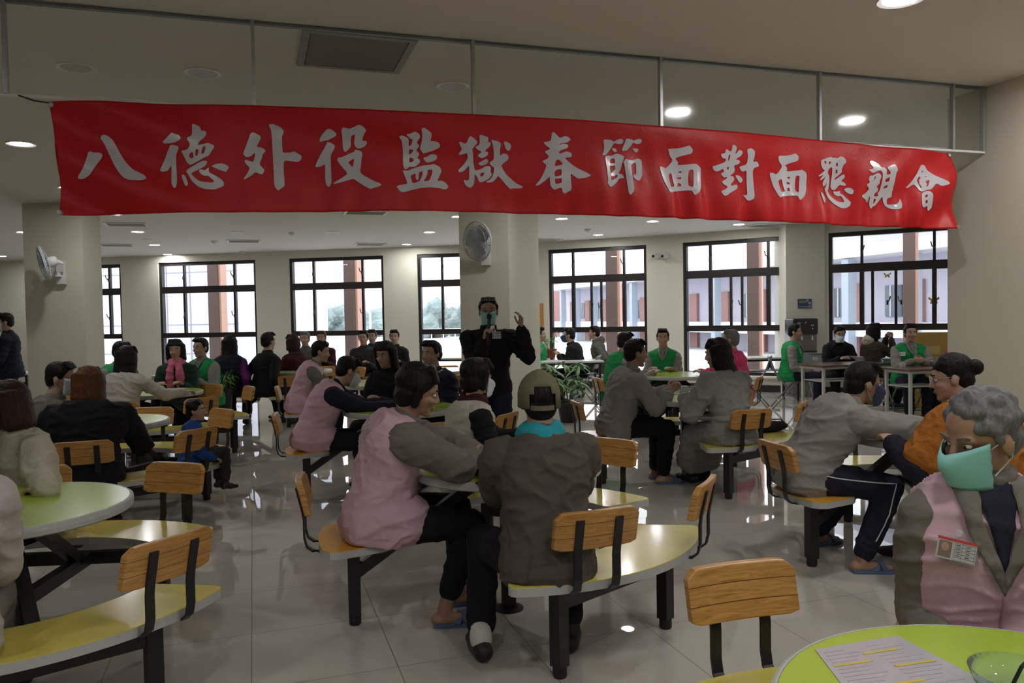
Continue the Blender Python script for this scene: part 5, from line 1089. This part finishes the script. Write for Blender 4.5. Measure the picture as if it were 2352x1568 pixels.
person('p33', 'man in grey sweatshirt and striped track trousers leaning far over the right table', (1.71, 4.62), 2, SH_, s=1.02, lean=42, lean2=60, sh=.18, girth=1.10, hands_w=[(2.55, 4.50, .785), (2.55, 4.72, .785)], elbows=[(.8, -.2, -.3), (-.8, -.2, -.3)], top=GREYS, trousers=NAVY, hair=('short', H_BLACK), mask=MASK_D, look=8, nod=8, vox=.0065,
       sandal=True, shoes=SANDAL, feet_w=[(1.98, 4.44, 0), (1.93, 4.98, 0)], toes=[-4, 16], sleeve=1.16, skin=M_skin2, disp=.018, knees=[(.2, 1, .0), (-.2, 1, .0)])
person('p34', 'seated woman in orange knitted shawl with black hair in a bun', (2.48, 3.98), 122, SH_, lean=22, lean2=38, girth=1.12, sh=.185, hands=[(.16, .46, TBL), (-.22, .44, TBL)], elbows=[(1, 0, -.3), (-1, 0, -.3)], top=NAVY, vest=ORANGE, hang=.4, poncho=True, trousers=DKGREY, hair=('bun', H_BLACK), look=158, nod=10, glasses=True, vox=.0068, sleeve=1.3, feet_w=[(2.62, 4.60, 0), (2.38, 4.66, 0)], toes=[110, 150], disp=.018)
person('p35', 'person in pink vest with grey curly hair and an identity badge facing the nearest table', (1.29, 2.16), -104, SH_, s=1.0, lean=4, lean2=8, sh=.142, girth=1.04, hands_w=[(1.10, 1.92, .60), (1.40, 1.92, .60)], elbows_w=[(1.10, 2.16, .3), (1.48, 2.2, .3)], top=GREYF, vest=PINK, hang=1.0, trousers=BLACK, hair=('curly', H_GREY), mask=MASK_T, look=-164, nod=14, tilt=2, headoff=(-.02, 0, -.02), vox=.0058, sleeve=1.06, skin=M_skin2, disp=.018)
# ------------------------------------------------------------------ things held, worn and lying about
flush()
def bvh_of(key, part):
    P = PEOPLE[key]; o = next(c for c in P['o'].children if c.name.split('.')[0] == part)
    vs = [v.co+P['base'] for v in o.data.vertices]; return o, BVHTree.FromPolygons(vs, [tuple(p.vertices) for p in o.data.polygons])
def onto(tree, a, d, far=3):
    h = tree.ray_cast(V(a), V(d).normalized(), far); return h[0], h[1]
def patch(tree, org, ax, ay, d, poly, lift, mb, fine=.02):   # flat outline pressed onto a surface
    tris = tessellate_polygon([[V((a, b, 0)) for a, b in poly]]); work = [tuple(poly[i] for i in t) for t in tris]
    while work:
        t = work.pop(); e = [math.dist(t[i], t[(i+1) % 3]) for i in range(3)]; m = max(e)
        if m > fine:
            i = e.index(m); a, b, c = t[i], t[(i+1) % 3], t[(i+2) % 3]; q = ((a[0]+b[0])/2, (a[1]+b[1])/2); work += [(a, q, c), (q, b, c)]; continue
        ps = []
        for u, v in t:
            p, n = onto(tree, org+ax*u+ay*v, d)
            if p is None: break
            ps.append(p-V(d).normalized()*lift)
        if len(ps) == 3: mb.add(ps, [(0, 1, 2)])
def weld(o, th=.0015):
    b = bmesh.new(); b.from_mesh(o.data); bmesh.ops.remove_doubles(b, verts=b.verts, dist=.0006); bmesh.ops.recalc_face_normals(b, faces=b.faces); b.to_mesh(o.data); b.free()
    m = o.modifiers.new('s', 'SOLIDIFY'); m.thickness = th; m.offset = 0; o['_smooth'] = 1; BAKE.append(o)
U3 = V((0, 0, 1))
# V-neck collar and navy shirt of the nearest person
P = PEOPLE['p35']; vo, vt = bvh_of('p35', 'vest'); F, RT, base = P['F'], P['RT'], P['base']
o0 = base+F*1.0+U3*0
def vneck(key, part, m_in, m_col, depth, w):
    P = PEOPLE[key]; vo, vt = bvh_of(key, part); F, RT = P['F'], P['RT']; top = P['at'](1.0)[0]; org = top+F*1.0; org = org-U3*0
    mb = MB(); patch(vt, org, RT, U3, -F, [(-w*.55, .03), (w*.55, .03), (0, -depth*.82)], .010, mb); 
    if mb.v: weld(mb.build('inner_shirt', m_in, P['o'], off=P['base']))
    for s in (-1, 1):
        mb = MB(); patch(vt, org, RT, U3, -F, [(s*w*.35, .05), (s*w, .02), (s*w*.72, -depth*.45), (0, -depth), (0, -depth*.78), (s*w*.42, -depth*.3)], .013, mb)
        if mb.v: weld(mb.build('lapel', m_col, P['o'], off=P['base']), .004)
vneck('p35', 'vest', NAVY, GREYF, .27, .105)
for k in ('p31', 'p28', 'p10', 'p26'): vneck(k, 'vest', GREYS, GREYS, .16, .07)
mb = MB(); org = P['at'](1.0)[0]+F*1.0
patch(vt, org, RT, U3, -F, [(-.0022, -.27), (.0022, -.27), (.0022, -.62), (-.0022, -.62)], .003, mb); weld(mb.build('vest_seam', cloth('pink_seam', (.40, .20, .26)), P['o'], off=base))
# identity badge on the nearest person's chest
def badge(tree, px, py, w, h, label, parts, tiltd=0):
    d = ray(px, py); p, n = tree.ray_cast(V((0, 0, EYE)), d.normalized(), 40)[:2]
    if p is None: print('badge missed', label); return None
    n = n.normalized(); x = U3.cross(n).normalized(); y = n.cross(x); Mx = Matrix((x, y, n)).transposed().to_4x4() @ Matrix.Rotation(R(tiltd), 4, 'Z'); Mx.translation = p+n*.012
    t = thing('name_badge', label, 'badge'); t.matrix_world = Mx
    for nm, m, boxes in parts:
        mb = MB()
        for c, s_ in boxes: mb.box(c, s_)
        mb.build(nm, m, t)
    return t
PAPER = mat('paper', (.52, .52, .52), .5); REDP = mat('red_print', (.55, .06, .05), .5); GREYP = mat('print_line', (.16, .16, .17), .6); PHOTO = mat('portrait_print', (.22, .16, .13), .5); CLEAR = thin_glass('clear_sleeve', (.96, .96, .96), .06, .05, haze=.05)
bd = badge(vt, 2197, 1262, .095, .065, 'clear identity badge with red top band on the nearest pink vest', [
    ('card', PAPER, [((0, 0, 0), (.090, .056, .0012))]), ('red_band', REDP, [((0, .0245, .0008), (.090, .007, .0008))]), ('portrait', PHOTO, [((-.026, -.003, .0008), (.030, .042, .0008))]),
    ('printed_grid', GREYP, [((.019, y, .0009), (.046, .0009, .0006)) for y in (.018, .009, 0, -.009, -.018, -.026)]+[((x, -.004, .0009), (.0009, .044, .0006)) for x in (-.004, .013, .042)]+[((x, y, .0009), (.010, .0025, .0006)) for x in (.004, .026) for y in (.0135, .0045, -.0045, -.0135)]),
    ('sleeve_edge', CLEAR, [((0, .031, .0), (.100, .006, .002)), ((0, -.031, .0), (.100, .006, .002)), ((.047, 0, 0), (.006, .056, .002)), ((-.047, 0, 0), (.006, .056, .002))])], -8)
if bd:
    MB().lathe([(0, .004), (.008, .004), (.009, 0), (.0, 0)], (0, .044, .0), 16).build('press_stud', PAPER, bd); MB().box((0, .038, .001), (.010, .022, .0008)).build('strap', CLEAR, bd)
    MB().ell((-.026, .003, .0012), (.009, .012, .0012)).build('portrait_face', M_skin, bd)
_, jt = bvh_of('speaker', 'jacket')
sb = badge(jt, 1140, 770, .1, .07, 'white identity card on the speaker jacket', [('card', PAPER, [((0, 0, 0), (.075, .060, .002))]), ('printed_line', GREYP, [((.002, .017, .0012), (.06, .008, .0008)), ((.012, -.004, .0012), (.04, .003, .0008)), ((.012, -.014, .0012), (.04, .003, .0008)), ((-.026, -.006, .0012), (.012, .022, .0008))]), ('clip', M_grey, [((-.012, .038, 0), (.014, .02, .004)), ((-.03, .07, 0), (.03, .03, .003))])])
_, jt = bvh_of('guard', 'jacket')
badge(jt, 31, 757, .05, .06, 'small white badge on the chest of the standing person at far left', [('card', PAPER, [((0, 0, 0), (.03, .05, .002))]), ('clip', M_grey, [((0, .032, 0), (.01, .015, .003))])])
badge(jt, 10, 768, .05, .06, 'thin yellow bar on the chest of the standing person at far left', [('bar', mat('gold_bar', (.5, .33, .06), .4), [((0, 0, 0), (.06, .008, .002))])])
for k, px, py, lab in (('p28', 1821, 813, 'white card on the green vest by the brown table end'), ('p31', 2073, 814, 'white card on the green vest with clasped hands')):
    _, tr_ = bvh_of(k, 'vest'); badge(tr_, px, py, .08, .06, lab, [('card', PAPER, [((0, 0, 0), (.075, .062, .002))]), ('printed_line', GREYP, [((.01, .01, .0012), (.035, .006, .0008)), ((.01, -.008, .0012), (.035, .004, .0008)), ((-.022, 0, .0012), (.018, .03, .0008))])], 8)
# microphone in the speaker's hand
w = PEOPLE['speaker']['arms'][0][2]; m0 = w+V((.03, -.045, .055)); mt = m0+V((.012, -.005, .115)); mbt = m0-V((.010, -.0, .09))
mc = thing('microphone', 'black handheld microphone held before the speaker mask', 'microphone', m0)
MB().cone(mbt-m0, .011, mt-m0, .016).build('handle', M_black, mc, smooth=True); MB().ell(mt-m0+V((0, 0, .022)), (.024, .024, .028)).build('grille_head', mat('mic_mesh', (.03, .03, .03), .6, metal=.5), mc, smooth=True)
# writing on vests (pressed onto the cloth)
def writing(key, part, txt, px, py, size, rot=0, m=None, vertical=False, sx=1.0):
    P = PEOPLE[key]; o, tr_ = bvh_of(key, part); d = ray(px, py).normalized(); hit = tr_.ray_cast(V((0, 0, EYE)), d, 40)
    if hit[0] is None: print('writing missed', key); return
    p, n = hit[0], hit[1]; x = U3.cross(n).normalized(); y = n.cross(x); c, s = math.cos(R(rot)), math.sin(R(rot)); x, y = x*c+y*s, y*c-x*s
    cu = bpy.data.curves.new('lettering', 'FONT'); cu.body = txt; cu.size = size; cu.align_x = 'CENTER'; cu.align_y = 'CENTER'; cu.space_line = .95; cu.resolution_u = 2
    to = bpy.data.objects.new('tmp', cu); C.objects.link(to); dg = bpy.context.evaluated_depsgraph_get(); dg.update(); me = bpy.data.meshes.new_from_object(to.evaluated_get(dg)); bpy.data.objects.remove(to)
    b = bmesh.new(); b.from_mesh(me); bmesh.ops.triangulate(b, faces=b.faces)
    for _ in range(3):
        es = [e for e in b.edges if e.calc_length() > size*.22]
        if es: bmesh.ops.subdivide_edges(b, edges=es, cuts=1); bmesh.ops.triangulate(b, faces=b.faces)
    for v in b.verts:
        q = p+x*v.co.x*sx+y*v.co.y+n*.15; h = tr_.ray_cast(q, -n, .4); v.co = (h[0] if h[0] is not None else p+x*v.co.x+y*v.co.y)+n*.0035-P['base']
    b.to_mesh(me); b.free(); me.materials.clear(); me.materials.append(m or PRINT); lo = bpy.data.objects.new('lettering', me); C.objects.link(lo); lo.parent = P['o']
PRINT = mat('faded_white_print', (.60, .54, .53), .7)
writing('p17', 'vest', '會客組', 835, 978, .085, -24)
writing('p15', 'vest', '客組', 768, 872, .075, -30)
writing('p31', 'vest', '收\n容\n會', 2102, 812, .058)
writing('p28', 'vest', '會\n客', 1838, 806, .05)
# white piping on the track trousers
P = PEOPLE['p33']; h, k, a = P['legs'][0]; out = P['RT']
pts = [h+out*.093+U3*.05, h+(k-h)*.3+out*.088+U3*.03, h+(k-h)*.65+out*.082+U3*.03, k+out*.066+U3*.03, k+(a-k)*.35+out*.066+P['F']*.012, k+(a-k)*.8+out*.058]
_, tt = bvh_of('p33', 'trousers'); q2 = []
for i in range(len(pts)-1):
    for j in range(6):
        p = pts[i].lerp(pts[i+1], j/6); h_ = tt.find_nearest(p); q2.append(h_[0]+h_[1]*.002)
MB().tube(q2, .004, 5).build('piping', STRIPE, P['o'], off=P['base'])
# bow tied at the back of the robe
P = PEOPLE['p25']; _, rt_ = bvh_of('p25', 'robe'); cpt = P['at'](.22)[0]; hb = rt_.ray_cast(cpt-P['F']*1.0+P['RT']*.03, P['F'], 2)
if hb[0] is not None:
    c0 = hb[0]-P['F']*.02; bw = MB()
    for s in (-1, 1):
        bw.tube([c0, c0+P['RT']*s*.05+U3*.035-P['F']*.02, c0+P['RT']*s*.12+U3*.03-P['F']*.02, c0+P['RT']*s*.13-U3*.01-P['F']*.015, c0+P['RT']*s*.05-U3*.012-P['F']*.01, c0], [.012, .02, .026, .024, .016, .012], 8)
        bw.sweep([c0, c0+P['RT']*s*.03-U3*.10-P['F']*.015, c0+P['RT']*s*.045-U3*.24-P['F']*.03], .045, .006, up=P['F'])
    bw.ell(c0, (.025, .025, .022)); bw.build('bow', ROBE, P['o'], smooth=True, off=P['base'])
    bl = MB(); ring = []
    for i in range(20):
        a = 2*math.pi*i/20; dd = P['RT']*math.cos(a)+P['F']*math.sin(a); hh = rt_.ray_cast(cpt+dd*.8, -dd, 1.5)
        if hh[0] is not None: ring.append(hh[0]+dd*.004)
    if len(ring) > 12: bl.tube(ring, .018, 6, closed=True); bl.build('belt', ROBE, P['o'], smooth=True, off=P['base'])
# ------------------------------------------------------------------ on the tables
TT = .7504
q = gp(1107, 1110, TT); tag(MB().lathe([(0, 0), (.030, 0), (.031, .003), (.029, .008), (0, .008)], n=24).build('lens_cap', M_black), 'small black round cap lying near the front rim of the centre table', 'cap').location = (q.x, q.y, TT)
a, b, c, d = [gp(*p, TT) for p in ((1872, 1492), (2062, 1461), (2330, 1600), (1985, 1640))]
sh = thing('printed_sheet', 'laminated printed sheet with yellow marked lines on the nearest table', 'sheet', (0, 0, TT))
def flat(p, z=0): return (p.x, p.y)
MB().prism([flat(a), flat(b), flat(c), flat(d)][::-1], .0, .0016).build('sheet', mat('white_sheet', (.50, .48, .52), .18, var=.06, vscale=60, coat=.5), sh)
def quadpt(u, v): return a.lerp(b, u).lerp(d.lerp(c, u), v)
ln = MB(); 
for r in range(15):
    v = .08+.058*r
    for (u0, u1) in ((.06, .46), (.54, .94)):
        rr = (r*37 % 10)/10; p, q_ = quadpt(u0, v), quadpt(u0+(u1-u0)*(.55+.45*rr), v); p2, q2_ = quadpt(u0, v+.012), quadpt(u0+(u1-u0)*(.55+.45*rr), v+.012)
        ln.prism([flat(p), flat(q_), flat(q2_), flat(p2)][::-1], .0016, .0021)
ln.build('printed_lines', mat('faint_print', (.36, .34, .38), .4), sh)
for u0, u1, v in ((.42, .78, .18), (.05, .40, .30), (.55, .92, .42), (.30, .62, .66)):
    yl = MB(); yl.prism([flat(quadpt(u0, v)), flat(quadpt(u1, v)), flat(quadpt(u1, v+.03)), flat(quadpt(u0, v+.03))][::-1], .0021, .0025); yl.build('yellow_marking', mat('yellow_marker', (.55, .45, .05), .4), sh)
q = gp(2345, 1560, TT+.03); bo = thing('glass_bowl', 'shallow clear glass bowl at the bottom right corner on the nearest table', 'bowl', (q.x, q.y, TT))
MB().lathe([(0, 0), (.045, 0), (.075, .02), (.088, .045), (.091, .046), (.080, .018), (.048, .005), (0, .005)], n=36).build('bowl', thin_glass('bowl_glass', (.9, .97, .93), .12, .02, haze=.08), bo, smooth=True)
MB().tube([(-.02, .0, .012), (-.005, -.01, .06), (.02, -.01, .085), (.05, 0, .07)], .004, 6).build('handle_loop', M_black, bo)
q = V((1.60, 7.30)); tr2 = thing('clear_tray', 'clear plastic tray on the table before the grey robed woman', 'tray', (q.x, q.y, TT), R(6))
mb = MB(); mb.box((0, 0, .003), (.26, .20, .004))
for s in (-1, 1): mb.box((s*.13, 0, .03), (.004, .20, .055)); mb.box((0, s*.10, .03), (.26, .004, .055))
mb.build('tray', thin_glass('tray_plastic', (.92, .95, .95), .12, .05, haze=.15), tr2)
q = V((1.60, 7.24)); cd = thing('tent_card', 'small white tent card beside the clear tray', 'card', (q.x+.02, q.y+.16, TT), R(10)); MB().prism([(-.035, -.03), (.035, -.03), (.035, .03), (-.035, .03)], 0, .06).build('card', PAPER, cd)
q = gp(1577, 903, TT); tag(MB().box((0, 0, .012), (.15, .075, .022)).build('pouch', M_black, bevel=.008), 'black flat pouch on the table in front of the clear tray', 'pouch').location = (q.x, 7.02, TT)
q = gp(1757, 992, SEATZ); bg_ = thing('handbag', 'black soft handbag lying on the bench behind the grey robed woman', 'bag', (q.x+.05, q.y+.02, SEATZ), R(25))
mb = MB(); mb.cone((-.16, 0, .05), .05, (.14, .01, .045), .042).ell((0, 0, .045), (.20, .085, .05)); o = mb.build('bag_body', BLACK, bg_); rm = o.modifiers.new('r', 'REMESH'); rm.mode = 'VOXEL'; rm.voxel_size = .012; o['_smooth'] = 1; BAKE.append(o)
MB().tube([(-.15, -.03, .08), (-.05, -.06, .12), (.08, -.05, .11), (.19, 0, .05)], .007, 6).build('strap', M_black, bg_)
for px, py, lab in ((1868, 828, 'small white card on the brown table of the green vest man'), (2068, 842, 'small white card on the right folding table')):
    q = gp(px, py, TT); t = thing('tent_card', lab, 'card', (q.x+.03, q.y, TT), R(15)); MB().prism([(-.03, -.02), (.03, -.02), (.03, .02), (-.03, .02)], 0, .05).build('card', PAPER, t)
q = gp(360, 884, TT); t = thing('tissue_box', 'white tissue box on the table of the woman in a cream blazer', 'tissue box', (q.x-.05, q.y+.25, TT), R(20)); MB().box((0, 0, .05), (.22, .11, .10)).build('box', PAPER, t, bevel=.004); MB().cone((0, 0, .10), .03, (.01, 0, .15), .012).build('tissue', M_white, t, smooth=True)
flush()
s = bpy.context.scene
s.view_settings.view_transform = 'Standard'; s.view_settings.look = 'None'; s.view_settings.gamma = 1; s.view_settings.use_curve_mapping = False
s.view_settings.exposure = 1.2
s.cycles.max_bounces = 6; s.cycles.diffuse_bounces = 3; s.cycles.transparent_max_bounces = 12; s.cycles.use_adaptive_sampling = True; s.cycles.adaptive_threshold = .08; s.cycles.caustics_reflective = False; s.cycles.caustics_refractive = False
s.cycles.sample_clamp_indirect = 4
